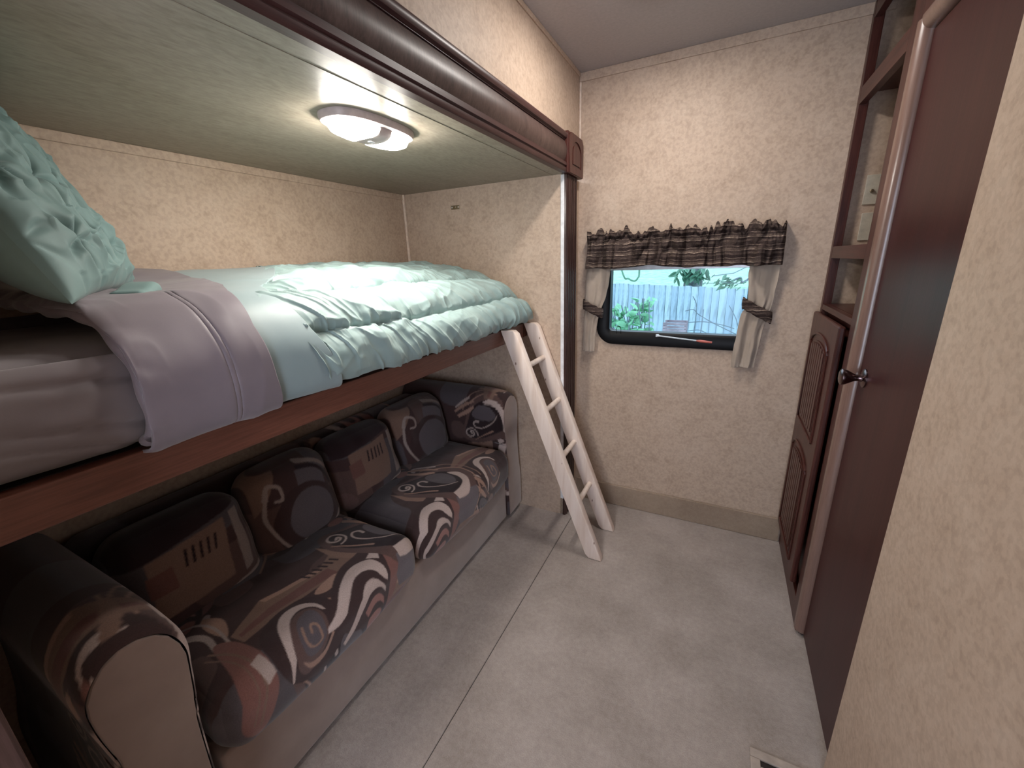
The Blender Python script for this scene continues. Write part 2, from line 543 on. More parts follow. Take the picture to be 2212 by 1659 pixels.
# carved header over the slide-out opening (profile extruded along the wall)
b = MB()
xh = -A+0.0005
prof = [(xh, 1.668), (xh+0.022, 1.668), (xh+0.025, 1.672), (xh+0.025, 1.683), (xh+0.021, 1.686), (xh+0.021, 1.689),
        (xh+0.026, 1.692), (xh+0.026, 1.703), (xh+0.020, 1.706), (xh+0.020, 1.709)]
b.prism(prof + [(xh, 1.709)], 'y', YB+0.01, 1.789)
hd = MB()
pf = [(xh, 1.7092)]
for i in range(13):
    t = i/12
    pf.append((xh+0.014+0.012*math.sin(t*PI), 1.7092+0.0785*t))
pf.append((xh, 1.7877))
hd.prism(pf, 'y', YB+0.01, 1.789)
tp = MB()
tp.prism([(xh, 1.7880), (xh+0.018, 1.7880), (xh+0.018, 1.791), (xh+0.025, 1.794), (xh+0.028, 1.800), (xh+0.028, 1.810),
          (xh+0.024, 1.815), (xh+0.012, 1.818), (xh, 1.818)], 'y', YB+0.01, 1.789)
h0 = struct('trim_8', hd, M_HEADER, smooth=True)
h0['label'] = 'wide bowed cherry header board above the bunk opening'
tag(tp.build('crown_strip', M_HEADTRIM, h0, True), 'narrow dark cap moulding on top of the header')
tag(b.build('bead_strip', M_HEADTRIM, h0, True), 'twin stepped beads along the lower edge of the header')

# corner block with an arched carved panel, and the fluted post below it
ry0, ry1, rz0, rz1, rx = 1.790, 1.985, 1.667, 1.823, -0.619
blk = struct('trim_9', MB().box(xh, rx-0.004, ry0, ry1, rz0, rz1, 0.004), M_CHERRY_Z)
blk['label'] = 'square cherry corner block with an arched carved panel'
# raised rim around the carved arch
def arch(cy, half, z0, zs, rise, n=12):
    pts = [(cy-half, z0), (cy+half, z0), (cy+half, zs)]
    for i in range(1, n):
        a = i/n*PI
        pts.append((cy+half*math.cos(a), zs+rise*math.sin(a)))
    pts.append((cy-half, zs))
    return pts
cyb = (ry0+ry1)/2+0.004
outer = [(ry0+0.002, rz0+0.002), (ry1-0.002, rz0+0.002), (ry1-0.002, rz1-0.002), (ry0+0.002, rz1-0.002)]
# rim = outer rectangle minus arch, as a ring mesh
def ring_mesh(outer_pts, inner_pts, axis_x0, axis_x1):
    # both point loops sampled to the same count around the centre
    n = len(inner_pts)
    cy = sum(p[0] for p in inner_pts)/n; cz = sum(p[1] for p in inner_pts)/n
    y0, y1 = min(p[0] for p in outer_pts), max(p[0] for p in outer_pts)
    z0, z1 = min(p[1] for p in outer_pts), max(p[1] for p in outer_pts)
    bm = bmesh.new()
    L = []
    for p in inner_pts:
        d = (p[0]-cy, p[1]-cz)
        ts = []
        if abs(d[0]) > 1e-9: ts.append(((y1 if d[0] > 0 else y0)-cy)/d[0])
        if abs(d[1]) > 1e-9: ts.append(((z1 if d[1] > 0 else z0)-cz)/d[1])
        t = min(ts)
        o = (cy+d[0]*t, cz+d[1]*t)
        L.append([bm.verts.new((axis_x0, *p)), bm.verts.new((axis_x1, *p)), bm.verts.new((axis_x1, *o)), bm.verts.new((axis_x0, *o))])
    for i in range(n):
        a, c = L[i], L[(i+1) % n]
        for k in range(4):
            bm.faces.new((a[k], a[(k+1) % 4], c[(k+1) % 4], c[k]))
    m_ = MB(); m_.bm.free(); m_.bm = bm
    return m_
inner = arch(cyb, 0.062, rz0+0.032, rz0+0.088, 0.042)
# add exact corner directions so the rim reaches the corners of the block
ring_mesh(outer, inner, rx-0.0045, rx).build('carved_rim', M_CHERRY_Z, blk)
MB().prism(arch(cyb, 0.048, rz0+0.040, rz0+0.086, 0.032), 'x', rx-0.0045, rx-0.0005).build('arched_panel', M_CHERRY_Z, blk)
ps = MB()
ps.box(xh, xh+0.016, 1.8145, 1.955, 0.0, 1.6665, 0.002)
post = struct('trim_10', ps, M_POST)
post['label'] = 'dark glossy wooden post below the corner block'
for k, yy in enumerate((1.830, 1.855, 1.882, 1.909, 1.935)):
    MB().tube([(xh+0.013, yy, 0.004), (xh+0.013, yy, 1.664)], 0.009, 10).build('flute', M_POST, post, True)

# ------------------------------------------------------------------ window
def rrect(x0, x1, z0, z1, r, n=8):
    pts = []
    for cx, cz, a0 in ((x1-r, z0+r, -90), (x1-r, z1-r, 0), (x0+r, z1-r, 90), (x0+r, z0+r, 180)):
        for i in range(n+1):
            a = math.radians(a0+90*i/n)
            pts.append((cx+r*math.cos(a), cz+r*math.sin(a)))
    return pts
def frame_ring(loops):
    # loops: list of (points, y) joined in order and closed
    bm = bmesh.new()
    R = [[bm.verts.new((p[0], y, p[1])) for p in pts] for pts, y in loops]
    n = len(R[0]); m = len(R)
    for i in range(m):
        for k in range(n):
            bm.faces.new((R[i][k], R[i][(k+1) % n], R[(i+1) % m][(k+1) % n], R[(i+1) % m][k]))
    o = MB(); o.bm.free(); o.bm = bm
    return o
ox0, ox1, oz0, oz1 = -0.550, 0.150, 0.906, 1.352
ix0, ix1, iz0, iz1 = -0.487, 0.097, 0.972, 1.300
win = struct('window_1', frame_ring([
    (rrect(ox0, ox1, oz0, oz1, 0.085), D-0.0005), (rrect(ox0+0.002, ox1-0.002, oz0+0.002, oz1-0.002, 0.083), D-0.012),
    (rrect(ox0+0.012, ox1-0.012, oz0+0.012, oz1-0.012, 0.073), D-0.016),
    (rrect(ix0-0.010, ix1+0.010, iz0-0.010, iz1+0.010, 0.026), D-0.013),
    (rrect(ix0, ix1, iz0, iz1, 0.018), D-0.004), (rrect(ix0, ix1, iz0, iz1, 0.018), D+0.045)]), M_BLACK, smooth=True)
win['label'] = 'small black framed cabin window with rounded corners'
MB().prism(rrect(ix0, ix1, iz0, iz1, 0.018), 'y', D+0.0335, D+0.0375).build('glass_pane', M_GLASS, win)
MB().box(ix0-0.004, ix1+0.004, D-0.020, D-0.0165, 1.262, 1.290, 0.001).build('blind_headrail', M_ALU, win)
lv = MB().tube([(-0.256, D-0.024, 0.9615), (-0.243, D-0.026, 0.9610), (-0.08, D-0.026, 0.9470)], [0.0062, 0.0036, 0.0032], 10).build('latch_bar', M_SILVER, win, True)
lv['label'] = 'slim silver latch bar on the lower frame'
rt = MB().tube([(-0.085, D-0.026, 0.9472), (-0.07, D-0.026, 0.9462), (-0.02, D-0.026, 0.9425)], [0.0032, 0.0062, 0.0045], 10).build('latch_grip', M_RED, win, True)
rt['label'] = 'faded red grip of the latch bar'
MB().box(-0.262, -0.248, D-0.024, D-0.0145, 0.955, 0.968, 0.002).build('latch_bracket', M_SILVER, win)
lp = [( -0.4375+0.0105*math.cos(a), D-0.0145, 0.979+0.021*math.sin(a)) for a in np.linspace(PI, 0, 12)]
MB().tube([(-0.448, D-0.0145, 0.962)]+lp+[(-0.427, D-0.0145, 0.962)], 0.0013, 8).build('pull_loop', M_BLACK, win, True)

# ------------------------------------------------------------------ closet door (recessed by 18 mm) and its rounded casing
DX = 0.375
DY0, DY1, DZT = 1.0, 1.457, 1.800
door = struct('door_1', MB().box(DX, DX+0.018, DY0+0.003, DY1-0.002, 0.018, DZT-0.003, 0.002), M_DOOR)
door['label'] = 'flat dark cherry closet door with a small metal knob'
kn = MB()
kx, ky, kz = DX, 1.405, 0.975
kn.lathe([(t_*1.22, r_k*1.38) for t_, r_k in ((0.0, 0.019), (0.003, 0.019), (0.005, 0.015), (0.006, 0.008), (0.012, 0.0062), (0.018, 0.0068), (0.024, 0.010),
          (0.034, 0.0150), (0.040, 0.0168), (0.043, 0.0165), (0.0455, 0.0130), (0.046, 0.0))], (kx, ky, kz), (-1, 0, 0), 28)
ko = kn.build('knob', M_PEWTER, door, True)
ko['label'] = 'flared dark pewter knob'
# casing: vertical rounded moulding and the same moulding over the door
def quarter(y0, x0, r, n=8):
    # rounded front corner profile in x,y
    pts = [(x0+0.05, y0+0.030), (x0, y0+0.030)]
    for i in range(n+1):
        a = PI/2*i/n
        pts.append((x0+r-r*math.cos(a), y0+r-r*math.sin(a)))
    pts.append((x0+0.05, y0))
    return pts
M_CAS = wood('casing_wood', (0.15, 0.085, 0.065), (0.19, 0.11, 0.086), (0.225, 0.135, 0.108), axis='z', rough=0.28, spec=0.6, coat=0.3)
bm_ = MB(); bm_.prism(quarter(DY1, C-0.006, 0.024), 'z', 0.02, DZT+0.028)
cas = struct('trim_11', bm_, M_CAS, smooth=True)
cas['label'] = 'rounded moulding up the left side of the closet door'
pf = [(C+0.045, DZT+0.030), (C-0.006, DZT+0.030)]
for i in range(9):
    a = PI/2*i/8
    pf.append((C-0.006+0.024-0.024*math.cos(a), DZT+0.024-0.024*math.sin(a)))
pf.append((C+0.045, DZT))
bm_ = MB(); bm_.prism(pf, 'y', DY0-0.02, DY1+0.0005)
struct('trim_12', bm_, M_CAS, smooth=True)['label'] = 'rounded moulding above the closet door'
struct('trim_13', MB().box(C, C+0.055, DY0+0.0005, DY1+0.030, DZT+0.0305, H), M_CHERRY_Z)

# ================================================================== CABINET beside the window wall
cab = thing('wall_cabinet', (C, 1.76, 0.0), 'tall narrow cherry cabinet with open shelves, between the window wall and closet door', 'cabinet')
CY0, CY1 = 1.4875, D-0.002
# stiles and rails of the face frame
MB().box(C, C+0.022, CY0, 1.562, 0.0, H-0.001, 0.0015).build('stile', M_CHERRY_Z, cab)
MB().box(C, C+0.028, 2.002, CY1, 0.0, H-0.001, 0.0015).build('stile', M_CHERRY_Z, cab)
for z0, z1 in ((0.0, 0.085), (1.098, 1.118), (1.290, 1.332), (1.797, 1.850), (2.045, 2.099)):
    MB().box(C+0.0005, C+0.0215, 1.5625, 2.0015, z0, z1, 0.001).build('rail', M_CHERRY_Y, cab)
# side panel, deep shelves and the panel behind the lower door
MB().box(C+0.0225, C+0.328, 1.547, 1.562, 0.0, H-0.001).build('side_panel', M_CHERRY_Z, cab)
MB().box(C+0.0225, C+0.028, 1.5625, 2.0015, 0.085, 1.098).build('carcass_panel', M_CHERRY_Z, cab)
for z0 in (1.108, 1.320, 1.838):
    MB().box(C+0.0225, C+0.328, 1.5625, 2.0305, z0-0.002, z0+0.010).build('shelf', M_CHERRY_Y, cab)

# cathedral raised-panel door, proud of the frame
cd = MB().box(C-0.020, C-0.0008, 1.592, 2.022, 0.118, 1.088, 0.006).build('door', M_CHERRY_Z, cab)
for pz0, pz1 in ((0.165, 0.585), (0.660, 1.030)):
    ring = arch(1.817, 0.150, pz0, pz1-0.05, 0.045)
    # routed moulding around the panel
    rr = [(C-0.0215, p[0], p[1]) for p in ring]; rr.append(rr[0])
    MB().tube(rr, 0.0045, 6, False).build('panel_moulding', M_CHERRY_Z, cd, True)
    pn = MB().prism(arch(1.817, 0.128, pz0+0.020, pz1-0.068, 0.038), 'x', C-0.0235, C-0.0205).build('raised_panel', M_CHERRY_Z, cd)
    for k in range(7):
        yy = 1.817+(k-3)*0.034
        top = pz1-0.068+0.038*math.sqrt(max(0, 1-((yy-1.817)/0.128)**2))
        MB().box(C-0.0262, C-0.0236, yy-0.013, yy+0.013, pz0+0.028, top-0.008, 0.001).build('bead_slat', M_CHERRY_Z, cd)

# two ivory plates on the papered back of the middle recess
for k, (z0, z1, lab) in enumerate(((1.474, 1.573, 'upper ivory wall plate with a brass jack inside the cabinet recess'),
                                   (1.350, 1.446, 'lower blank ivory wall plate inside the cabinet recess'))):
    pl = thing('wall_plate', (0.44, D, z0), lab, 'wall plate', None)
    x0 = 0.424 + 0.006*k
    MB().box(x0, x0+0.075, D-0.0065, D-0.0004, z0, z1, 0.0015).build('plate', M_PLATE, pl)
    if k == 0:
        MB().lathe([(0, 0.006), (0.006, 0.006), (0.007, 0.004), (0.012, 0.004), (0.0122, 0)], (x0+0.020, D-0.0065, z0+0.045), (0, -1, 0), 12).build('jack', M_BRASS, pl, True)
    for zz in (z0+0.012, z1-0.012):
        MB().lathe([(0, 0.003), (0.001, 0.0028), (0.0012, 0)], (x0+0.0375, D-0.0065, zz), (0, -1, 0), 8).build('screw', M_PLATE, pl)

# ================================================================== CEILING LIGHTS
def stadium(cx, cy, hx, hy, n=40, p=2.6):
    pts = []
    for i in range(n):
        a = 2*PI*i/n
        c, s = math.cos(a), math.sin(a)
        pts.append((cx+hx*abs(c)**(2/p)*(1 if c >= 0 else -1), cy+hy*abs(s)**(2/p)*(1 if s >= 0 else -1)))
    return pts
def loft(name, rings, m, parent):
    bm = bmesh.new()
    R = [[bm.verts.new((p[0], p[1], z)) for p in pts] for pts, z in rings]
    n = len(R[0])
    for i in range(len(R)-1):
        for k in range(n):
            bm.faces.new((R[i][k], R[i][(k+1) % n], R[i+1][(k+1) % n], R[i+1][k]))
    bm.faces.new(R[0]); bm.faces.new(R[-1])
    o = MB(); o.bm.free(); o.bm = bm
    return o.build(name, m, parent, True)
def twin_light(cx, cy, zc, hx, hy, lens_mat, label, cat='ceiling light', dp=1.0):
    t = thing('ceiling_light', (cx, cy, zc), label, cat)
    loft('housing', [(stadium(cx, cy, hx, hy), zc-0.0003), (stadium(cx, cy, hx, hy), zc-0.008),
                     (stadium(cx, cy, hx-0.004, hy-0.004), zc-0.016), (stadium(cx, cy, hx-0.010, hy-0.010), zc-0.018)], M_LAMPBASE, t)
    gap = 0.027
    for sgn in (1, -1):
        # half of the stadium: clip y
        def half(hx_, hy_, z):
            pts = stadium(0, 0, hx_, hy_, 56)
            out = []
            for px, py in pts:
                py = py*sgn
                lim = gap + 0.008*(1-(px/hx_)**2)
                out.append((cx+px, cy+sgn*max(py, lim)))
            return out, z
        lens = loft('lens', [half(hx-0.017, hy-0.017, zc-0.0175), half(hx-0.018, hy-0.018, zc-0.0175-0.0085*dp),
                             half(hx-0.022, hy-0.023, zc-0.0175-0.0165*dp), half(hx-0.030, hy-0.034, zc-0.0175-0.0205*dp), half(hx-0.045, hy-0.055, zc-0.0175-0.0225*dp)], lens_mat, t)
        lens['label'] = 'glowing white lens'
    dv = []
    for i in range(-8, 9):
        q = i/8
        dv.append((cx+q*(hx-0.016), q))
    m_ = bmesh.new(); R = []
    for x_, q in dv:
        hw = 0.024+0.008*(1-q*q); dz = 0.0215*dp*(max(0.0, 1-q**4*0.96))**0.5
        R.append([m_.verts.new((x_, cy-hw, zc-0.017)), m_.verts.new((x_, cy-hw*0.8, zc-0.018-dz)), m_.verts.new((x_, cy+hw*0.8, zc-0.018-dz)), m_.verts.new((x_, cy+hw, zc-0.017))])
    for i in range(len(R)-1):
        for k in range(4):
            m_.faces.new((R[i][k], R[i][(k+1) % 4], R[i+1][(k+1) % 4], R[i+1][k]))
    m_.faces.new(R[0]); m_.faces.new(R[-1])
    o_ = MB(); o_.bm.free(); o_.bm = m_
    o_.build('divider', M_LAMPBASE, t, True)
    MB().box(cx-0.006, cx+0.006, cy-0.008, cy+0.008, zc-0.0175-0.024*dp, zc-0.0175-0.018*dp, 0.0005).build('switch', M_WHITE, t)
    return t
twin_light(-0.858, 0.915, ZS, 0.070, 0.140, M_LENS, 'lit twin-lens dome light on the bunk ceiling')
twin_light(-0.262, 1.462, H, 0.070, 0.140, M_LENS2, 'lit dome light on the grey room ceiling, cut by the frame top', dp=0.22)

# little metal clip screwed to the end wall above the bunk
cl = thing('wall_clip', (-1.212, E, 1.583), 'tiny brass catch plate screwed to the wall above the foot of the bed', 'bracket')
MB().box(-1.236, -1.188, E-0.003, E-0.0003, 1.574, 1.592, 0.001).build('plate', M_BRASS, cl)
MB().box(-1.221, -1.203, E-0.009, E-0.003, 1.578, 1.588, 0.002).build('catch', M_BRASS, cl)
for xx in (-1.230, -1.194):
    MB().lathe([(0, 0.003), (0.0012, 0.0026), (0.0014, 0)], (xx, E-0.003, 1.583), (0, -1, 0), 8).build('screw', M_WHITE, cl)

# ================================================================== FLOOR REGISTER in the corner near the camera
vt = thing('floor_register', (0.265, 0.86, 0.0), 'beige metal floor register at the foot of the right wall', 'vent')
vx0, vx1, vy0, vy1 = 0.192, 0.336, 0.70, 0.992
b = MB()
b.box(vx0, vx1, vy1-0.024, vy1, 0.0012, 0.008, 0.002)
b.box(vx0, vx1, vy0, vy0+0.024, 0.0012, 0.008, 0.002)
b.box(vx0, vx0+0.024, vy0+0.024, vy1-0.024, 0.0012, 0.008, 0.002)
b.box(vx1-0.024, vx1, vy0+0.024, vy1-0.024, 0.0012, 0.008, 0.002)
b.build('frame', M_VENT, vt)
MB().box(vx0+0.02, vx1-0.02, vy0+0.02, vy1-0.02, 0.0008, 0.0016).build('duct_shade', M_DARKGAP, vt)  # flat near-black sheet, darkness below the louvres put into its colour
y = vy0+0.036
while y < vy1-0.034:
    MB().box(vx0+0.024, vx1-0.024, y, y+0.006, 0.002, 0.0065).build('louvre', M_VENT, vt)
    y += 0.016

# ================================================================== CURTAINS
def curtain_val():
    nx, nz = 420, 40
    xs = np.linspace(-0.604, 0.203, nx); tz = np.linspace(0, 1, nz)
    X, T = np.meshgrid(xs, tz, indexing='ij')
    Xf = X + 0.010*vnoise(X*9, T*1.2, 19)*(1-T)
    fold = 0.75*vnoise(Xf*27, X*0+3, 11) + 0.45*(1-2*ridge(Xf*34, T*1.0, 12))
    gather = 0.5*vnoise(X*150, T*6, 13)
    top = 1.434 + 0.012*vnoise(X*34, X*0, 14) + 0.016*vnoise(X*88, X*0, 15)
    bot = 1.272 + 0.004*vnoise(X*20, X*0, 16) + 0.010*np.exp(-((X+0.30)/0.06)**2)
    Z = bot + (top-bot)*T
    pocket = np.exp(-((T-0.80)/0.045)**2)
    amp = 0.030*(1-0.45*T)*(1-0.70*pocket) + 0.006
    Y = D-0.070 - fold*amp - gather*0.005*(0.4+T) - 0.007*np.exp(-((T-0.88)/0.06)**2) + 0.006*pocket
    Y = np.minimum(Y, D-0.045)
    # ends of the valance turn back to the wall
    e = np.clip((np.abs(X+0.2005)-0.385)/0.0185, 0, 1)
    Y = Y + (D-0.004-Y)*e**3
    Xo = X + 0.004*vnoise(X*60, T*2, 17)
    top_thr = (T > 0.9)
    Y = Y + top_thr*0.006*vnoise(X*110, T*3, 18)
    V = np.stack([Xo, Y, Z], -1).reshape(-1, 3)
    return V, grid_faces(nx, nz)
t = thing('window_valance', (-0.20, D, 1.27), 'gathered dark striped valance with a ruffled top, across the window', 'valance')
V, F = curtain_val()
o = mesh_np('gathered_cloth', V, F, M_STRIPE, t)
md = o.modifiers.new('thick', 'SOLIDIFY'); md.thickness = 0.0015
MB().box(-0.598, 0.197, D-0.030, D-0.024, 1.392, 1.402, 0.001).build('rod', M_WHITE, t)

def drape(name, xl, xr, zt, zb, label, seed, tie_z, slope):
    # xl, xr: outlines as functions of z
    nx, nz = 70, 90
    s = np.linspace(0, 1, nx); zz = np.linspace(zb, zt, nz)
    S, Z = np.meshgrid(s, zz, indexing='ij')
    L = np.array([xl(z) for z in zz]); Rr = np.array([xr(z) for z in zz])
    W = (Rr-L)
    X = L[None, :] + S*W[None, :]
    ph = 0.22*vnoise(Z*5, Z*0, seed)
    amp = 0.0095*np.clip(W[None, :]/0.10, 0.45, 1.0)
    Y = D-0.031 - amp*0.85*np.clip((1.30-Z)/0.10+0.25, 0.25, 1)*np.sin(2*PI*(1.9*S+0.6*ph))*(0.75+0.25*np.sin(Z*9)) - 0.003*vnoise(S*9, Z*18, seed+1)
    tz = tie_z + slope*(S-0.5)
    Y = Y + 0.004*np.exp(-((Z-tz)/0.02)**2)
    X = X + 0.0015*vnoise(S*4, Z*30, seed+2)
    V = np.stack([X, Y, Z], -1).reshape(-1, 3)
    t = thing('curtain_panel', ((L[0]+Rr[0])/2, D, zb), label, 'curtain')
    o = mesh_np('cloth', V, grid_faces(nx, nz), M_CURT, t)
    md = o.modifiers.new('thick', 'SOLIDIFY'); md.thickness = 0.002
    # tieback: a flat band of striped cloth around the drape
    xa, xb = xl(tie_z)-0.006, xr(tie_z)+0.008
    n = 24; bw = 0.023
    Vt = []; ns = 40
    for i in range(ns):
        a = 2*PI*i/ns
        c, sn = math.cos(a), math.sin(a)
        px = (xa+xb)/2 + (xb-xa)/2*math.copysign(abs(c)**0.7, c)
        py = D-0.030 - 0.016*math.copysign(abs(sn)**0.7, sn)
        zc = tie_z + slope*((px-xa)/(xb-xa)-0.5)
        for k in range(6):
            h = (k/5-0.5)*2
            bulge = 0.0022*(1-h*h)
            Vt.append((px+bulge*c, py-bulge*sn, zc+h*bw + 0.002*math.sin(i*1.7)))
    Ft = grid_faces(ns, 6, True)
    o = mesh_np('tieback', np.array(Vt), Ft, M_STRIPE, t)
    md = o.modifiers.new('thick', 'SOLIDIFY'); md.thickness = 0.002
    return t
def interp(pts):
    zs = [p[0] for p in pts]; xs = [p[1] for p in pts]
    def f(z): return float(np.interp(z, zs, xs))
    c = catmull([(p[0], p[1]) for p in pts], 12)
    c = c[np.argsort(c[:, 0])]
    return lambda z: float(np.interp(z, c[:, 0], c[:, 1]))
drape('l', interp([(0.866, -0.612), (0.98, -0.608), (1.085, -0.606), (1.18, -0.602), (1.30, -0.600)]),
      interp([(0.866, -0.553), (0.98, -0.545), (1.05, -0.534), (1.09, -0.522), (1.14, -0.505), (1.20, -0.492), (1.30, -0.482)]),
      1.30, 0.866, 'narrow tan curtain tied back on the left side of the window', 21, 1.083, -0.045)
drape('r', interp([(0.838, 0.066), (0.90, 0.067), (1.00, 0.072), (1.07, 0.080), (1.11, 0.098), (1.15, 0.096), (1.22, 0.090), (1.30, 0.088)]),
      interp([(0.838, 0.152), (0.90, 0.158), (1.00, 0.166), (1.06, 0.176), (1.11, 0.186), (1.20, 0.193), (1.30, 0.197)]),
      1.30, 0.838, 'tan curtain tied back on the right side of the window', 31, 1.088, -0.062)

# ================================================================== BUNK
RX = -0.838       # outer face of the bunk rail
bk = thing('bunk_platform', (-1.18, 0.92, 0.97), 'cherry-railed upper bunk platform hung between the slide-out walls', 'bunk bed')
MB().box(RX-0.030, RX, HY+0.001, E-0.001, 0.968, 1.034, 0.003).build('front_rail', M_RAIL, bk)
MB().box(-B+0.001, RX-0.0305, HY+0.001, E-0.001, 0.990, 1.0345).build('deck', M_DARKGAP, bk)
MB().prism([(RX-0.11, 0.989), (RX-0.031, 0.989), (RX-0.031, 0.955), (RX-0.045, 0.940), (RX-0.10, 0.962)], 'y', E-0.03, E-0.002, 0.002).build('support_bracket', M_CHERRY_Z, bk)
MB().box(RX-0.0305, RX+0.0008, E-0.050, E-0.048, 0.9685, 1.0345).build('joint_line', M_DARKGAP, bk)

# smooth cross-section of the made bed, swept along y
def prof_curve(pts, n):
    c = catmull(pts, 16)
    d = np.r_[0, np.cumsum(np.hypot(*np.diff(c, axis=0).T))]
    s = np.linspace(0, d[-1], n)
    return np.stack([np.interp(s, d, c[:, 0]), np.interp(s, d, c[:, 1])], 1), d[-1]
P_HEAD = [(-1.520, 1.20), (-1.515, 1.290), (-1.46, 1.308), (-1.38, 1.300), (-1.25, 1.274), (-1.05, 1.264), (-0.93, 1.258), (-0.865, 1.232), (-0.820, 1.175), (-0.810, 1.115), (-0.820, 1.062), (-0.845, 1.050)]
P_MID = [(-1.520, 1.20), (-1.515, 1.290), (-1.46, 1.313), (-1.28, 1.313), (-1.10, 1.300), (-0.97, 1.272), (-0.87, 1.212), (-0.812, 1.140), (-0.797, 1.092), (-0.806, 1.052), (-0.836, 1.038)]
P_FOOT = [(-1.520, 1.20), (-1.515, 1.285), (-1.46, 1.316), (-1.26, 1.312), (-1.10, 1.285), (-0.97, 1.245), (-0.88, 1.198), (-0.818, 1.142), (-0.799, 1.092), (-0.808, 1.052), (-0.836, 1.038)]
def bed_surface(y0, y1, ny, nt, off=0.0, wr=None, end_round=0.0, headw=0.62, y0fun=None, y1fun=None, t0=0.0):
    a, La = prof_curve(P_HEAD, nt); m_, Lm = prof_curve(P_MID, nt); f, Lf = prof_curve(P_FOOT, nt)
    T = np.linspace(t0, 1, nt); 
    if t0 > 0:
        src = np.linspace(0, 1, nt)
        a, m_, f = [np.stack([np.interp(T, src, q[:, 0]), np.interp(T, src, q[:, 1])], 1) for q in (a, m_, f)]
    sy = np.linspace(0, 1, ny)
    ya = np.array([y0fun(t) if y0fun else y0 for t in T]); yb = np.array([y1fun(t) if y1fun else y1 for t in T])
    Y = ya[None, :] + (yb-ya)[None, :]*sy[:, None]
    TT = np.broadcast_to(T[None, :], Y.shape)
    w1 = np.clip((Y-0.45)/0.5, 0, 1)[..., None]; w2 = np.clip((Y-1.0)/0.75, 0, 1)[..., None]
    w1 = w1*w1*(3-2*w1); w2 = w2*w2*(3-2*w2)
    P = a[None]*(1-w1) + m_[None]*w1
    P = P*(1-w2) + f[None]*w2
    # normals in the section plane
    dP = np.gradient(P, axis=1)
    nrm = np.stack([-dP[..., 1], dP[..., 0]], -1)
    nrm /= np.maximum(np.linalg.norm(nrm, axis=-1, keepdims=True), 1e-9)
    nrm *= np.where((nrm[..., 1:2] < 0) & (P[..., 1:2] > 1.2), -1, 1)
    cen = np.array([-1.16, 1.10])
    sgn = np.sign(np.sum(nrm*(P-cen), -1, keepdims=True)); nrm *= np.where(sgn == 0, 1, sgn)
    h = np.full(Y.shape, float(off))
    if wr is not None:
        h = h + wr(Y, TT)
    fade = np.clip((TT)/0.04, 0, 1)
    P = P + nrm*(h*fade)[..., None]
    if end_round > 0:
        q = np.clip((Y-(y1-end_round))/end_round, 0, 1)
        k = 1-np.sqrt(np.clip(1-q**2.4, 0, 1))
        P = P + (np.array([-1.16, 1.05])-P)*(k*np.array([1.0])[0])[..., None]*np.array([0.12, 0.9])
    return np.stack([P[..., 0], Y, P[..., 1]], -1).reshape(-1, 3), grid_faces(ny, nt)
# mattress in its grey fitted sheet
mt = thing('mattress', (-1.19, 0.86, 1.012), 'thick mattress in a plain grey fitted sheet on the upper bunk', 'mattress')
P0, F0 = cube_grid(40, 300, 44)
hx, hy, hz = 0.335, 0.850, 0.092
V = rounded(P0, (hx, hy, hz), 0.050)
c = np.array([-1.182, HY+0.012+hy, 1.0355+hz])
side = np.clip((P0[:, 0]-0.6)/0.4, 0, 1)
yw = V[:, 1]+c[1]
near = np.exp(-((yw-0.27)/0.13)**2)
conv = (V[:, 2]+0.01)*(1.2+7*np.clip(0.34-yw, 0, 1))      # creases fan out from the tuck
wr = -0.011*ridge(yw*1.5+conv*2.0, conv*9+yw*3, 41)**2.2*near + 0.010*vnoise(yw*7, V[:, 2]*11, 42) + 0.005*vnoise(yw*15, conv*22, 44)*near
V[:, 0] += side*(wr + 0.024*(1-(V[:, 2]/hz)**2) + 0.010*np.exp(-((yw-0.25)/0.08)**2) - 0.035*np.clip((yw-0.30)/0.03, 0, 1))
V[:, 2] += np.clip((P0[:, 2]-0.9)/0.1, 0, 1)*(0.008*vnoise(V[:, 0]*5, V[:, 1]*5, 43) - 0.012)
mesh_np('sheeted_body', V+c, F0, M_GREY2, mt)

# grey top sheet folded back over the comforter
def sheet_w(Y, T):
    seam = -0.0035*np.exp(-((Y-0.405-0.02*(T-0.5))/0.0028)**2) - 0.0025*np.exp(-((Y-0.414-0.02*(T-0.5))/0.002)**2)
    w = 0.004*fbm(Y*7, T*9, 51) + 0.005*ridge(Y*10+T*3, T*5, 52)*np.clip((Y-0.30)*8, 0, 1)
    puck = 0.006*ridge(Y*20, T*26, 53)*np.exp(-((Y-0.275)/0.03)**2)
    edge = -0.016*np.clip(1-(Y-0.262)/0.03, 0, 1)**2
    return 0.006 + w + seam + puck + edge
def gy0(t): return 0.262 + 0.020*math.sin(t*9)*0.5 + 0.01*t
def gy1(t): return float(np.interp(t, [0, 0.35, 0.62, 0.72, 0.82, 0.92, 1.0], [0.66, 0.62, 0.555, 0.505, 0.487, 0.495, 0.512]))
sh = thing('top_sheet', (-1.16, 0.38, 1.04), 'mauve-grey top sheet folded back over the comforter near the pillow', 'sheet')
V, F = bed_surface(0.26, 0.50, 120, 170, 0.009, sheet_w, y0fun=gy0, y1fun=gy1)
o = mesh_np('folded_sheet', V, F, M_GREY, sh)
o.modifiers.new('thick', 'SOLIDIFY').thickness = 0.006
# piping loop at the fold edge next to the pillow
a, La = prof_curve(P_HEAD, 120)
roll = []
for i in range(20, 120):
    t_ = i/119
    nx_ = 1 if t_ > 0.62 else 0
    roll.append((a[i, 0]+0.006*nx_, gy0(t_)+0.008, a[i, 1]+0.004*(1-nx_)))
MB().tube(roll, [0.010+0.002*math.sin(i*0.6) for i in range(len(roll))], 12).build('rolled_edge', M_GREY, sh, True)

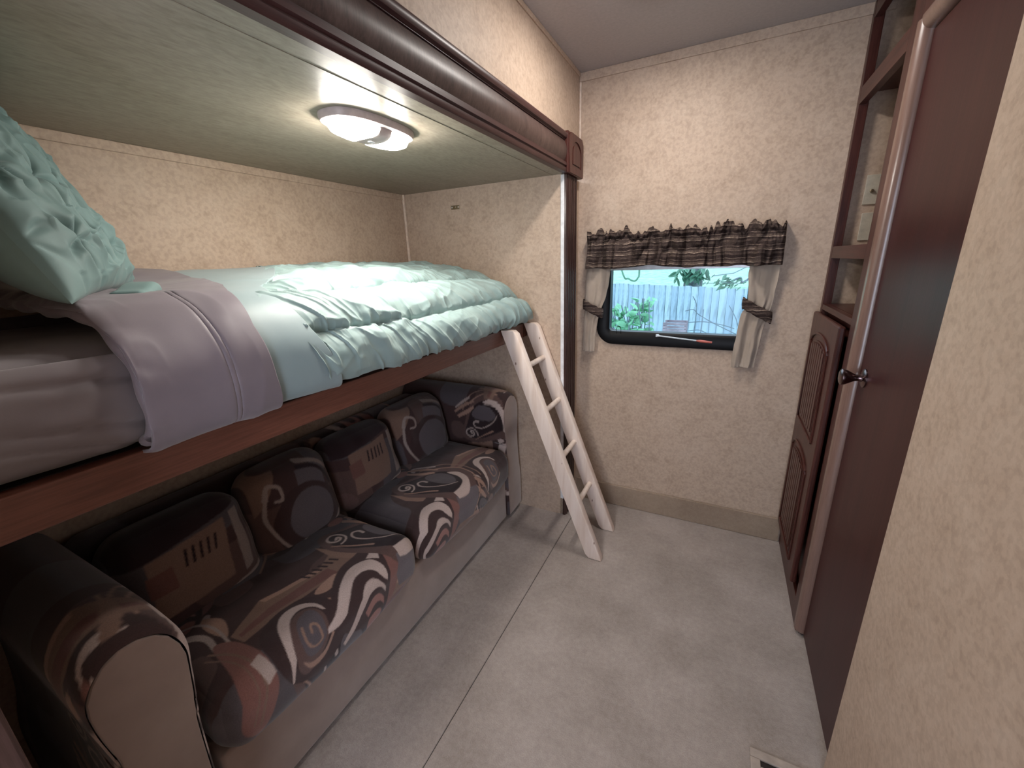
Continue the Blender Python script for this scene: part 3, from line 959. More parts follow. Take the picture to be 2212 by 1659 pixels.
# aqua comforter: smooth turned-down hem and ruched quilt
cf = thing('comforter', (-1.16, 1.2, 1.04), 'puffy aqua ruched comforter covering most of the bunk', 'comforter')
def hy0(t): return gy1(t)-0.03
def hy1(t): return float(np.interp(t, [0, 0.25, 0.5, 0.64, 0.74, 0.84, 0.93, 1.0], [1.03, 0.93, 0.76, 0.625, 0.592, 0.612, 0.652, 0.672]))
def hem_w(Y, T):
    d = (Y-0.50)*0.9+T*0.3
    return 0.003*fbm(Y*8, T*6, 61) + 0.0035*ridge(Y*9-T*5, T*2.0, 62)
V, F = bed_surface(0.5, 0.62, 90, 170, 0.006, hem_w, y0fun=hy0, y1fun=hy1)
o = mesh_np('smooth_hem', V, F, M_AQUA2, cf)
o['label'] = 'smooth grey-aqua turned-down hem'
o.modifiers.new('thick', 'SOLIDIFY').thickness = 0.007
SEAMS = (0.24, 0.40, 0.545, 0.672, 0.835)
def quilt_w(Y, T):
    arc = T*0.95
    h = np.zeros_like(Y)
    # distance to nearest stitched seam (seams wander a little)
    TT_ = T + 0.006*vnoise(Y*3.1, Y*0, 70)
    d = np.full(Y.shape, 9.0)
    for s_ in SEAMS + (0.0, 1.0):
        d = np.minimum(d, np.abs(TT_-s_))
    dm = d*0.95
    puff = 0.026*(1-np.exp(-(dm/0.034)**1.2)) - 0.008
    # pleats run across the channels, slanting, sharpest beside the seams
    wob = 0.5*vnoise(Y*5, T*7, 72)
    sl = Y*15 - arc*11 + wob
    near = np.exp(-(dm/0.05))
    p1 = ridge(sl, T*4.2, 71)
    p2 = ridge(sl*2.3+3, T*7, 73)
    p3 = ridge(Y*52-arc*14, T*20, 76)
    p4 = ridge(Y*9+arc*14, T*13, 75)
    broad = fbm(Y*9, T*13, 74)
    m1 = 0.5+0.5*vnoise(Y*4.5, T*6, 77)
    h = puff + (0.020*p1*m1 + 0.0085*p2)*(0.55+0.55*near) + 0.0028*p3*near + 0.006*p4*(1-m1) + 0.009*broad
    stitch = -0.010*np.exp(-(dm/0.0045)**2)
    h = h*(1-0.75*np.clip((T-0.95)/0.05, 0, 1))
    return h + stitch - 0.004
def cy0(t): return hy1(t)-0.035
V, F = bed_surface(0.62, 1.808, 620, 330, 0.0, quilt_w, end_round=0.16, y0fun=cy0)
o = mesh_np('quilted_body', V, F, M_AQUA, cf)

# ------------------------------------------------------------------ pillow leaning at the head of the bunk
pw = thing('pillow', (-1.10, 0.30, 1.27), 'teal ruched pillow standing against the head wall of the bunk', 'pillow')
nu, nv = 220, 160
W_, H_, TH = 0.57, 0.41, 0.065
def pillow_half(front):
    u = np.linspace(-1, 1, nu); v = np.linspace(-1, 1, nv)
    U, Vv = np.meshgrid(u, v, indexing='ij')
    e = np.clip((1-np.abs(U)**2.6), 0, 1)*np.clip((1-np.abs(Vv)**2.6), 0, 1)
    th = (TH if front else 0.105)*e**(0.42 if front else 0.5)
    # ears: corners pull out, sides pull in
    X = U*W_/2*(1-0.045*(1-Vv**2)); Z = Vv*H_/2*(1-0.06*(1-U**2))
    if front:
        g = 0.112
        Xd = X + 0.012*vnoise(X*6, Z*6, 85); Zd = Z + 0.012*vnoise(X*6+5, Z*6, 86)
        px, pz = Xd/g, Zd/g
        odd = np.round(pz) % 2
        cx_ = np.round(px-0.5*odd) + 0.5*odd; cz_ = np.round(pz)
        rr = np.hypot(px-cx_, pz-cz_)*g
        ang = np.arctan2(pz-cz_, px-cx_)
        pin = -0.016*np.exp(-(rr/0.018)**1.3)
        star = -0.017*(0.5+0.5*np.cos(ang*5+vnoise(cx_*3.3, cz_*2.1, 81)*5))**3*np.exp(-((rr-0.028)/0.030)**2)
        w = 0.011*ridge(Xd*9+Zd*5, Zd*17-Xd*4, 82) + 0.004*ridge(Xd*18-Zd*7, Zd*20, 87) + 0.007*fbm(Xd*9, Zd*9, 83)
        th = th + (pin+star+w)*np.clip(e*3, 0, 1)
    else:
        th = th + 0.004*fbm(X*12, Z*12, 84)*np.clip(e*3, 0, 1)
    return X, th*(1 if front else -1), Z
nrm_p = Vector((0.44, 0.80, 0.40)).normalized()
ax_u = Vector((-0.876, 0.482, 0.0)).normalized()
ax_v = ax_u.cross(nrm_p).normalized()
if ax_v.z < 0: ax_v = -ax_v
nrm_p = ax_v.cross(ax_u).normalized()
if nrm_p.y < 0: nrm_p = -nrm_p
cen = Vector((-1.105, 0.418, 1.288)) + ax_v*(H_/2) - nrm_p*0.028
for front, nm in ((True, 'ruched_face'), (False, 'plain_back')):
    X, Yt, Z = pillow_half(front)
    pts = (np.array(cen)[None, None] + X[..., None]*np.array(ax_u) + Z[..., None]*np.array(ax_v) + Yt[..., None]*np.array(nrm_p)).reshape(-1, 3)
    mesh_np(nm, pts, grid_faces(nu, nv), M_TEAL, pw)
# flat flange tab at the lower corner, resting on the sheet
tabc = np.array([-1.005, 0.392, 1.281])
P1, F1 = cube_grid(14, 10, 4)
Vt = rounded(P1, (0.058, 0.030, 0.015), 0.0145)
Vt[:, 2] += 0.006*np.sin(P1[:, 0]*2.2)
T3 = np.stack([np.array((-0.80, 0.60, 0.02)), np.array((0.60, 0.80, 0.0)), np.array((0.0, 0.0, 1.0))])
mesh_np('corner_tab', Vt@T3 + tabc, F1, M_TEAL, pw)

# ================================================================== LADDER
ld = thing('bunk_ladder', (-0.41, 1.66, 0.0), 'raw pine ladder leaning on the bunk rail', 'ladder')
def lad_x(z): return -0.440 - 0.3865*z
lean = math.atan(0.3865)
for yy0, yy1 in ((1.541, 1.579), (1.774, 1.8115)):
    w = 0.071
    b = MB()
    zt = 1.036
    pts = [(lad_x(0.0015)+0.010, 0.0015), (lad_x(0.0015)+w-0.002, 0.0015), (lad_x(0.012)+w, 0.012), (lad_x(zt-0.014)+w, zt-0.014),
           (lad_x(zt)+w-0.012, zt), (lad_x(zt), zt), (lad_x(0.02), 0.02)]
    b.prism(pts, 'y', yy0, yy1, 0.005)
    b.build('side_rail', M_PINE, ld, True)
for zz in (0.246, 0.458, 0.668, 0.872):
    MB().tube([(lad_x(zz)+0.037, 1.570, zz), (lad_x(zz)+0.037, 1.784, zz)], 0.0125, 18).build('rung', M_PINE, ld, True)

# ================================================================== SOFA PRINT
K_BASE = np.array((0.052, 0.028, 0.027)); K_CREAM = np.array((0.50, 0.40, 0.36)); K_TAN = np.array((0.235, 0.145, 0.11))
K_RUST = np.array((0.20, 0.095, 0.080)); K_GREY = np.array((0.125, 0.105, 0.115)); K_MID = np.array((0.105, 0.062, 0.055)); K_DK = np.array((0.020, 0.010, 0.012))
# motif pieces in cloth coordinates (u along the sofa, v from back to front), metres
def poly(col, pts): return ('p', col, catmull(pts, 6, True))
def rect(col, pts): return ('p', col, np.array(pts, float))
def stroke(col, pts, w0, w1=None):
    c = catmull([p[:2] for p in pts], 7)
    w = np.linspace(w0, w0 if w1 is None else w1, len(c))
    if w1 is None: pass
    return ('s', col, c, w)
def band(col, a, b):
    A_ = catmull(a, 8); B_ = catmull(b, 8)
    return ('p', col, np.vstack([A_, B_[::-1]]))
G_ELL = [
    poly(K_MID, [(0.74, -1.14), (0.82, -1.12), (0.90, -1.09), (0.985, -1.04), (1.005, -0.96), (0.975, -0.88), (0.90, -0.84), (0.82, -0.86), (0.76, -0.95), (0.72, -1.05)]),
    poly(K_DK, [(0.76, -1.12), (0.83, -1.10), (0.93, -1.05), (0.965, -0.97), (0.93, -0.90), (0.86, -0.885), (0.80, -0.94), (0.745, -1.04)]),
    poly(K_GREY*0.8, [(0.88, -1.07), (0.93, -1.03), (0.935, -0.97), (0.90, -0.93), (0.86, -0.97), (0.855, -1.04)]),
    rect(K_GREY, [(0.826, -0.877), (0.883, -0.880), (0.965, -0.865), (0.93, -0.800), (0.897, -0.765), (0.80, -0.780), (0.797, -0.826)]),
    band(K_CREAM, [(0.950, -1.010), (0.975, -0.965), (0.958, -0.905), (0.905, -0.865), (0.835, -0.868)], [(0.945, -0.990), (0.945, -0.950), (0.925, -0.912), (0.885, -0.897), (0.835, -0.896)]),
    stroke(K_TAN*1.3, [(0.93, -1.09), (0.973, -1.045), (1.008, -0.982), (0.997, -0.904), (0.951, -0.822), (0.898, -0.765)], 0.0035),
    stroke(K_TAN, [(0.90, -1.12), (0.985, -1.08), (1.030, -0.99), (1.020, -0.88)], 0.003),
    stroke(K_CREAM*0.8, [(0.842, -1.035), (0.840, -1.056), (0.822, -1.066), (0.806, -1.045), (0.815, -1.005), (0.858, -0.951), (0.905, -0.922)], 0.0052, 0.002),
    stroke(K_CREAM*0.85, [(0.768, -1.083), (0.778, -1.090), (0.781, -1.076), (0.765, -1.070), (0.750, -1.086), (0.752, -1.108), (0.774, -1.117), (0.793, -1.098), (0.796, -1.070), (0.779, -1.052), (0.760, -1.048)], 0.0050, 0.0032),
    stroke(K_TAN*1.4, [(0.735, -1.065), (0.776, -1.002), (0.808, -0.955)], 0.0018, 0.0045),
    band(K_TAN*1.5, [(0.862, -1.16), (0.900, -1.10), (0.925, -1.06)], [(0.850, -1.15), (0.885, -1.085), (0.920, -1.05)]),
    band(K_TAN*1.3, [(0.885, -1.175), (0.925, -1.125), (0.955, -1.06)], [(0.875, -1.17), (0.912, -1.115), (0.945, -1.055)]),
    band(K_CREAM*0.75, [(0.91, -1.165), (0.95, -1.12), (0.972, -1.09)], [(0.90, -1.165), (0.94, -1.11), (0.965, -1.08)]),
]
G_ZEB = [
    rect(K_TAN, [(0.707, -1.115), (0.725, -1.050), (0.760, -0.956), (0.738, -0.948), (0.715, -0.985), (0.700, -1.03)]),
    poly(K_RUST, [(0.796, -0.950), (0.845, -0.913), (0.815, -0.835), (0.760, -0.765), (0.715, -0.765), (0.755, -0.845)]),
    poly(K_BASE*0.9, [(0.800, -0.955), (0.73, -0.965), (0.66, -0.955), (0.59, -0.90), (0.55, -0.84), (0.60, -0.78), (0.70, -0.74), (0.75, -0.79)]),
    band(K_CREAM, [(0.800, -0.945), (0.790, -0.922), (0.772, -0.895)], [(0.800, -0.945), (0.772, -0.935), (0.745, -0.925)]),
    band(K_CREAM, [(0.768, -0.868), (0.745, -0.918), (0.689, -0.936), (0.630, -0.908), (0.580, -0.868), (0.535, -0.855)], [(0.757, -0.838), (0.723, -0.887), (0.676, -0.897), (0.622, -0.866), (0.572, -0.840), (0.532, -0.845)]),
    band(K_CREAM*0.92, [(0.744, -0.822), (0.725, -0.862), (0.683, -0.868), (0.640, -0.840), (0.600, -0.800), (0.565, -0.775)], [(0.740, -0.806), (0.722, -0.840), (0.688, -0.845), (0.652, -0.820), (0.610, -0.784), (0.570, -0.764)]),
    band(K_RUST*1.4, [(0.730, -0.795), (0.715, -0.820), (0.688, -0.824), (0.652, -0.800)], [(0.726, -0.772), (0.712, -0.795), (0.690, -0.798), (0.660, -0.778)]),
    poly(K_RUST*1.5, [(0.700, -0.775), (0.715, -0.755), (0.690, -0.735), (0.655, -0.745), (0.662, -0.768)]),
    poly(K_CREAM*0.8, [(0.735, -0.748), (0.742, -0.735), (0.722, -0.715), (0.714, -0.730)]),
]
G_SCR = [
    rect(K_TAN*0.85, [(0.722, -1.050), (0.747, -0.952), (0.702, -0.942), (0.63, -0.955), (0.48, -0.975), (0.395, -0.975), (0.388, -1.022), (0.491, -1.064), (0.642, -1.013)]),
    rect(K_RUST*0.8, [(0.66, -0.995), (0.665, -0.955), (0.48, -0.992), (0.40, -0.995), (0.40, -1.008), (0.49, -1.018)]),
    rect(K_TAN*1.5, [(0.645, -1.018), (0.648, -1.002), (0.494, -1.045), (0.489, -1.062)]),
    poly(K_BASE*0.8, [(0.56, -0.955), (0.50, -0.978), (0.43, -0.965), (0.40, -0.90), (0.42, -0.80), (0.50, -0.76), (0.57, -0.80), (0.59, -0.87)]),
    poly(K_MID, [(0.535, -0.918), (0.548, -0.870), (0.510, -0.815), (0.460, -0.790), (0.440, -0.830), (0.462, -0.900), (0.50, -0.930)]),
    poly(K_GREY*0.75, [(0.532, -0.913), (0.537, -0.864), (0.502, -0.826), (0.474, -0.830), (0.467, -0.862), (0.490, -0.908)]),
    band(K_CREAM*0.95, [(0.560, -0.885), (0.552, -0.925), (0.528, -0.955), (0.488, -0.962), (0.455, -0.935), (0.430, -0.865), (0.419, -0.800)], [(0.553, -0.890), (0.540, -0.920), (0.518, -0.936), (0.487, -0.928), (0.462, -0.895), (0.438, -0.845), (0.424, -0.800)]),
    stroke(K_TAN*1.1, [(0.500, -0.868), (0.508, -0.880), (0.520, -0.870), (0.515, -0.850), (0.495, -0.845), (0.480, -0.862), (0.488, -0.888)], 0.003),
    band(K_TAN*1.3, [(0.452, -0.835), (0.476, -0.810), (0.515, -0.812), (0.545, -0.845)], [(0.452, -0.835), (0.470, -0.796), (0.512, -0.796), (0.548, -0.835)]),
    poly(K_TAN*1.6, [(0.655, -0.958), (0.640, -0.930), (0.600, -0.925), (0.575, -0.945), (0.60, -0.958)]),
]
for k in range(6):   # little hatched dashes on the tan stripe
    u0 = 0.60+k*0.018
    G_SCR.append(stroke(K_DK*1.5, [(u0, -1.036+0.003*k), (u0+0.010, -1.012+0.003*k)], 0.0035))
G_LEFT = [
    poly(K_TAN*1.4, [(0.385, -1.14), (0.41, -1.09), (0.385, -1.03), (0.37, -1.10)]),
    stroke(K_CREAM*0.7, [(0.325, -1.17), (0.368, -1.135), (0.384, -1.08), (0.378, -1.01)], 0.0035),
    stroke(K_CREAM*0.7, [(0.305, -1.13), (0.340, -1.11), (0.358, -1.07), (0.352, -1.02)], 0.010, 0.006),
    poly(K_RUST, [(0.35, -1.03), (0.385, -1.00), (0.398, -0.91), (0.385, -0.82), (0.34, -0.76), (0.30, -0.80), (0.33, -0.92)]),
    stroke(K_TAN*0.8, [(0.335, -1.02), (0.365, -0.96), (0.370, -0.87), (0.335, -0.78)], 0.003),
    stroke(K_TAN*0.8, [(0.322, -1.01), (0.350, -0.95), (0.353, -0.87), (0.322, -0.79)], 0.002),
    rect(K_CREAM*0.85, [(0.392, -0.915), (0.398, -0.865), (0.372, -0.858), (0.366, -0.908)]),
    stroke(K_CREAM*0.7, [(0.42, -0.735), (0.38, -0.72), (0.33, -0.74), (0.28, -0.71)], 0.004, 0.007),
]
def moved(G, du=0, dv=0, su=1, sv=1, dim=1.0):
    out = []
    for g in G:
        q = g[2]*np.array((su, sv)) + np.array((du, dv))
        out.append((g[0], g[1]*dim, q) + tuple(g[3:]))
    return out
def paint(U, Vv, shapes, base=K_BASE):
    U = np.asarray(U, float).ravel(); Vv = np.asarray(Vv, float).ravel(); e = 0.0011
    return (paint1(U-e, Vv-e*0.4, shapes, base)+paint1(U+e*0.4, Vv-e, shapes, base)+paint1(U+e, Vv+e*0.4, shapes, base)+paint1(U-e*0.4, Vv+e, shapes, base))/4
def paint1(U, Vv, shapes, base=K_BASE):
    U = np.asarray(U, float).ravel(); Vv = np.asarray(Vv, float).ravel()
    col = np.tile(base, (len(U), 1))
    # faint large patches of brown and grey under the scrolls
    n = vnoise(U*4.2, Vv*6.0, 91)
    col[n > 0.28] = K_MID*0.9
    col[n < -0.42] = K_GREY*0.62
    for g in shapes:
        q = g[2]; pad = 0.02
        m = (U > q[:, 0].min()-pad) & (U < q[:, 0].max()+pad) & (Vv > q[:, 1].min()-pad) & (Vv < q[:, 1].max()+pad)
        ii = np.nonzero(m)[0]
        if not len(ii): continue
        u = U[ii]; v = Vv[ii]
        if g[0] == 'p':
            ins = np.zeros(len(ii), bool)
            x0, y0 = q[:, 0], q[:, 1]; x1, y1 = np.roll(x0, -1), np.roll(y0, -1)
            for a, b_, c_, d_ in zip(x0, y0, x1, y1):
                if b_ == d_: continue
                cr = ((b_ > v) != (d_ > v)) & (u < (c_-a)*(v-b_)/(d_-b_)+a)
                ins ^= cr
        else:
            w = g[3]; ins = np.zeros(len(ii), bool)
            for k in range(len(q)-1):
                a, c_ = q[k], q[k+1]; dd = c_-a; L2 = dd@dd+1e-12
                t_ = np.clip(((u-a[0])*dd[0]+(v-a[1])*dd[1])/L2, 0, 1)
                dist = np.hypot(u-a[0]-t_*dd[0], v-a[1]-t_*dd[1])
                ins |= dist < (w[k]*(1-t_)+w[k+1]*t_)
        col[ii[ins]] = g[1]
    return col
ALLG = G_SCR + G_ZEB + G_ELL
SEAT_L = moved(ALLG, 0.16, -0.42, dim=0.8) + moved(ALLG, -0.34, -0.40, dim=0.8) + moved(G_ZEB, 0.11, 0.265) + moved(G_ELL, -0.30, 0.27) + moved(G_SCR, 0.30, 0.25) + G_LEFT + ALLG
SEAT_R = (moved(ALLG, 0.52, -0.42, dim=0.8) + moved(ALLG, 0.95, -0.42, dim=0.8) + moved(G_ZEB, 0.46, 0.265) + moved(G_ELL, 0.44, 0.27) + moved(G_SCR, 0.70, 0.27) + moved(G_ZEB, 0.93, 0.26)
          + moved(G_SCR, 0.96, 0) + moved(G_ZEB, 0.355, 0) + moved(G_ELL, 0.355, 0))

# ================================================================== SOFA
sf = thing('sofa', (-1.20, 0.945, 0.0), 'long brown sofa with swirl-print cushions and plain tan front, under the bunk', 'sofa')
MB().box(-1.515, -0.900, 0.262, 1.640, 0.030, 0.268, 0.010, 3).build('base', M_TAN, sf, True)
MB().box(-1.50, -0.925, 0.265, 1.636, 0.0016, 0.0298).build('gap_shade', M_DARKGAP, sf)  # near-black filler, shade of the gap under the base put into its colour
def cushion(name, y0, y1, shapes, lab=None):
    n1, n2, n3 = 200, max(60, int((y1-y0)/0.0026)), 60
    P0, F0 = cube_grid(n1, n2, n3)
    half = ((1.330-0.862)/2, (y1-y0)/2, 0.082)
    V = rounded(P0, half, 0.062)
    px, py, pz = P0[:, 0], P0[:, 1], P0[:, 2]
    crown = (1-px**2).clip(0)**0.5*(1-py**4).clip(0)
    top = np.clip(pz, 0, 1)
    V[:, 2] += top*(0.020*crown + 0.004*fbm(V[:, 0]*9+y0, V[:, 1]*9, 101))
    # the front face bellies out, sags and dimples at its ends
    fr = np.clip(px, 0, 1)**3
    V[:, 0] += fr*(0.016*(1-py**2) - 0.010*np.abs(py)**6 + 0.004*vnoise(V[:, 1]*14+y0, V[:, 2]*10, 102))
    V[:, 1] += -0.010*np.sign(py)*np.abs(py)**3*(1-np.abs(px)**2)*0.8
    V[:, 2] += -0.010*fr*np.clip(-pz, 0, 1)
    c = np.array([-1.096, (y0+y1)/2, 0.338])
    W = V + c
    # unroll the front face so the print runs over the edge
    v = W[:, 0] - np.clip((0.40-W[:, 2]), 0, 1)*np.clip((W[:, 0]+0.93)/0.05, 0, 1)
    v = W[:, 0] + np.clip((0.385-W[:, 2]), 0, 1)*np.clip((W[:, 0]+0.93)/0.05, 0, 1)
    col = paint(W[:, 1], v, shapes)
    o = mesh_np(name, W, F0, M_PRINT, sf, col=col)
    # piping cord along the lower front edge
    return o
cushion('seat_cushion', 0.262, 0.938, SEAT_L)
cushion('seat_cushion', 0.944, 1.655, SEAT_R)
# back frame and back pillows
P0, F0 = cube_grid(20, 140, 60)
V = rounded(P0, (0.060, 0.690, 0.195), 0.05) + np.array([-1.455, 0.951, 0.465])
mesh_np('backrest', V, F0, M_PRINT, sf, col=paint(V[:, 1]*1.0, V[:, 2]*1.0-1.35, moved(ALLG, 0, 0)+moved(ALLG, 0.5, 0.1)))
def local(G, y0, y1, z0, z1):
    out = []
    for g in G:
        q = g[2]*np.array((y1-y0, z1-z0)) + np.array((y0, z0)); out.append((g[0], g[1], q) + tuple(g[3:]))
    return out
_ang = np.linspace(0, 2*PI, 40, endpoint=False)
PIL_A = [rect(K_TAN*0.8, [(0.0, 0.62), (0.30, 1.05), (0.0, 1.05)]), rect(K_GREY*0.9, [(0.45, 0.72), (0.80, 0.66), (0.86, 0.95), (0.5, 0.97)]),
         poly(K_BASE*0.9, [(0.5+0.42*math.cos(a_), 0.42+0.40*math.sin(a_)) for a_ in _ang[::4]]),
         poly(K_GREY*0.9, [(0.54+0.29*math.cos(a_), 0.46+0.29*math.sin(a_)) for a_ in _ang[::4]]),
         stroke(K_CREAM*0.62, [(0.10, 0.80), (0.06, 0.55), (0.16, 0.25), (0.40, 0.04), (0.70, 0.06), (0.90, 0.28)], 0.004, 0.006),
         stroke(K_CREAM*0.6, [(0.10, 0.80), (0.16, 0.93), (0.27, 0.88), (0.26, 0.76), (0.18, 0.76)], 0.007, 0.004),
         stroke(K_DK, [(0.55, 0.99), (0.75, 0.93), (0.86, 0.80), (0.90, 0.66)], 0.006), stroke(K_CREAM*0.55, [(0.58, 1.04), (0.80, 0.97), (0.93, 0.83)], 0.006)]
PIL_B = [rect(K_DK*1.2, [(0.0, 0.80), (1.0, 0.95), (1.0, 1.1), (0.0, 1.1)]), rect(K_TAN*0.85, [(0.12, 0.30), (0.70, 0.34), (0.78, 0.88), (0.16, 0.82)]),
         rect(K_CREAM*0.5, [(0.80, 0.30), (0.90, 0.32), (0.93, 0.90), (0.84, 0.90)]), rect(K_RUST*0.8, [(0.12, 0.52), (0.30, 0.53), (0.31, 0.72), (0.13, 0.70)]),
         band(K_CREAM*0.62, [(0.05, 0.0), (0.40, 0.10), (0.70, 0.24), (0.98, 0.26)], [(0.10, 0.0), (0.42, 0.02), (0.72, 0.14), (0.98, 0.18)]),
         poly(K_MID*1.2, [(0.0, 0.05), (0.12, 0.22), (0.02, 0.36), (-0.1, 0.2)])]
PIL_B += [stroke(K_DK, [(0.40+0.06*k_, 0.66), (0.43+0.06*k_, 0.78)], 0.0035) for k_ in range(5)]
for i, (y0, y1, su) in enumerate(((0.275, 0.612, 0.62), (0.618, 0.925, 0.30), (0.931, 1.262, -0.02), (1.268, 1.635, -0.30))):
    P0, F0 = cube_grid(24, 90, 84)
    V = rounded(P0, (0.080, (y1-y0)/2, 0.165), 0.070)
    bul = (1-P0[:, 1]**2).clip(0)*(1-P0[:, 2]**2).clip(0)
    V[:, 0] += np.sign(P0[:, 0])*0.022*bul*np.abs(P0[:, 0])
    V[:, 2] *= (1-0.05*P0[:, 1]**2)
    V[:, 0] += 0.006*vnoise(V[:, 1]*14+i*3, V[:, 2]*14, 110)
    a = math.radians(14)
    x = V[:, 0]*math.cos(a) - V[:, 2]*math.sin(a); z = V[:, 0]*math.sin(a) + V[:, 2]*math.cos(a)
    V = np.stack([x-1.300, V[:, 1]+(y0+y1)/2, z+0.520+(0.012 if i % 2 else 0)], 1)
    col = paint(V[:, 1], V[:, 2], local(PIL_B if i % 2 == 0 else PIL_A, y0+0.01, y1-0.01, 0.37, 0.67), base=K_BASE*1.1)
    mesh_np('back_pillow', V, F0, M_PRINT, sf, col=col)
# arms: rolled top, printed cloth over the roll, plain tan front panel
def arm(inner, outer, sgn, lab):
    # section (y offset from inner face toward outer, z)
    w = abs(outer-inner)
    sec = [(0.012, 0.030), (0.006, 0.20), (0.000, 0.42), (-0.014, 0.56), (-0.018, 0.63), (0.006, 0.685), (0.055, 0.712), (0.105, 0.702), (0.142, 0.655), (0.145, 0.59), (0.132, 0.47), (0.142, 0.32), (w-0.004, 0.20), (w-0.002, 0.030)]
    c = catmull(sec, 14)
    d = np.r_[0, np.cumsum(np.hypot(*np.diff(c, axis=0).T))]
    n = 190
    s = np.linspace(0, d[-1], n)
    yy = np.interp(s, d, c[:, 0]); zz = np.interp(s, d, c[:, 1])
    nx = 150
    xs = np.linspace(-1.515, -0.892, nx)
    V = []; U = []; Vv = []
    cy_, cz_ = w*0.5, 0.40
    for i, x in enumerate(xs):
        k = np.clip((x+0.925)/0.033, 0, 1); sh = 1-0.05*(1-math.sqrt(max(0, 1-k*k)))
        drop = -0.020*np.clip((x+1.05)/0.16, 0, 1)**2
        Y = cy_+(yy-cy_)*(1-0.10*(1-math.sqrt(max(0, 1-k*k)))); Z = zz + drop*(zz > 0.45)
        Z = Z-(zz > 0.5)*0.012*(1-math.sqrt(max(0, 1-k*k)))
        V.append(np.stack([np.full(n, x), inner+sgn*Y, Z], 1))
        U.append(s); Vv.append(np.full(n, x))
    V = np.vstack(V); U = np.hstack(U); Vv = np.hstack(Vv)
    shapes = moved(ALLG, -0.30, 0.0) + moved(ALLG, 0.28, 0.02) + moved(G_ZEB, 0.02, 0.05)
    col = paint(U*1.0+0.02, Vv, shapes)
    mesh_np('arm_cover', V, grid_faces(nx, n), M_PRINT, sf, col=col)
    # tan front panel
    bm = bmesh.new()
    x = -0.8915
    ins = [(cy_+(a-cy_)*0.87, (b-0.02 if b > 0.45 else b)*1.0-0.012*(b > 0.5)) for a, b in zip(yy[::4], zz[::4])]
    pts = [(x, inner+sgn*a, max(b, 0.032)) for a, b in ins]
    m_ = MB(); m_.prism([(p[1], p[2]) for p in pts], 'x', x-0.012, x+0.004, 0.004)
    o = m_.build('arm_front_panel', M_TAN, sf, True)
    o['label'] = lab
arm(1.642, 1.808, 1, 'plain tan end panel of the far arm')
arm(0.255, 0.088, -1, 'plain tan end panel of the near arm')

# ================================================================== OUTSIDE THE WINDOW
def at(px, py, Y):
    d = r_*((px-1106)/FPX) - u_*((py-829.5)/FPX) + f_
    t = Y/d.y
    return Vector((0, 0, CAMZ)) + d*t
M_GRASS = plain('pale_lawn', (0.30, 0.50, 0.38), 0.9, nscale=6, namp=0.3)
def fence_mat(name, c):
    m, nt, b = new_mat(name)
    v = coords(nt, (9, 9, 0.9))
    f = noise(nt, v, 1.4, 5, 0.7, 0.3)
    v2 = coords(nt, (3.2, 3.2, 1.0))
    g = noise(nt, v2, 2.0, 3, 0.6)
    col = ramp(nt, f, [(0.36, tuple(x*0.55 for x in c)), (0.5, c), (0.7, tuple(min(1, x*1.12) for x in c))])
    col = mixc(nt, 0.6, col, ramp(nt, g, [(0.36, (0.30, 0.36, 0.38)), (0.47, (1, 1, 1))]), 'MULTIPLY')
    nt.links.new(col, b.inputs['Base Color'])
    b.inputs['Roughness'].default_value = 0.9
    return m
M_FENCE = [fence_mat('weathered_board_%s' % n_, c) for n_, c in (('pale', (0.36, 0.47, 0.58)), ('mid', (0.31, 0.41, 0.52)), ('light', (0.40, 0.51, 0.60)))]
M_LEAF = plain('shrub_leaf', (0.20, 0.48, 0.30), 0.55, nscale=14, namp=0.3)
M_LEAFD = plain('hanging_leaf', (0.10, 0.24, 0.16), 0.55, nscale=14, namp=0.3)
M_BARK = plain('bark', (0.13, 0.16, 0.17), 0.9, nscale=16, namp=0.6)
M_TWIG = plain('twig', (0.14, 0.18, 0.22), 0.8)
M_SLAT = plain('weathered_slat', (0.27, 0.22, 0.26), 0.8, nscale=9, namp=0.25)
GZ = -1.0
gb = MB()
gb.box(-14, 14, 2.5, 60, GZ-0.05, GZ)
struct('ground', gb, M_GRASS)
struct('ground_bank', MB().prism([(10.2, GZ), (60, GZ), (60, 3.2), (26, 1.9), (10.6, 0.62)], 'x', -40, 20), M_GRASS)
p0 = Vector((-2.10, 9.20, 0)); p1 = Vector((0.25, 7.50, 0)); fd = (p1-p0).normalized(); fn = Vector((-fd.y, fd.x, 0))
fc = thing('board_fence', p0 + Vector((0, 0, GZ)), 'weathered pale board fence across the garden outside the window', 'fence')
rot = Matrix.Rotation(math.atan2(fd.y, fd.x), 4, 'Z')
# the top edge falls gently to the right, as the ground does
bw = 0.142
fm = []
for k in range(4):
    b = MB(); hh = 1.80+0.004*k
    b.box(0, bw-0.006-0.001*k, -0.010, 0.010, 0, hh, 0.002)
    bmesh.ops.recalc_face_normals(b.bm, faces=list(b.bm.faces))
    me = bpy.data.meshes.new('board'); b.bm.to_mesh(me); b.bm.free(); me.materials.append(M_FENCE[k % 3]); fm.append(me)
n0, n1 = -24, 44
for k in range(n0, n1):
    o = bpy.data.objects.new('board', fm[(k*7) % 4]); COL.objects.link(o); o.parent = fc
    off = fd*(k*bw) + fn*(random.uniform(-0.006, 0.006))
    o.location = off + Vector((0, 0, random.uniform(-0.008, 0.008)))
    o.rotation_euler = (0, random.uniform(-0.004, 0.004), math.atan2(fd.y, fd.x))
for z0 in (0.35, 1.40):
    b = MB(); b.box(n0*bw, n1*bw, 0.012, 0.05, z0, z0+0.09)
    b.bm.transform(rot); b.bm.transform(Matrix.Translation(fc.location))
    b.build('back_rail', M_FENCE[1], fc)

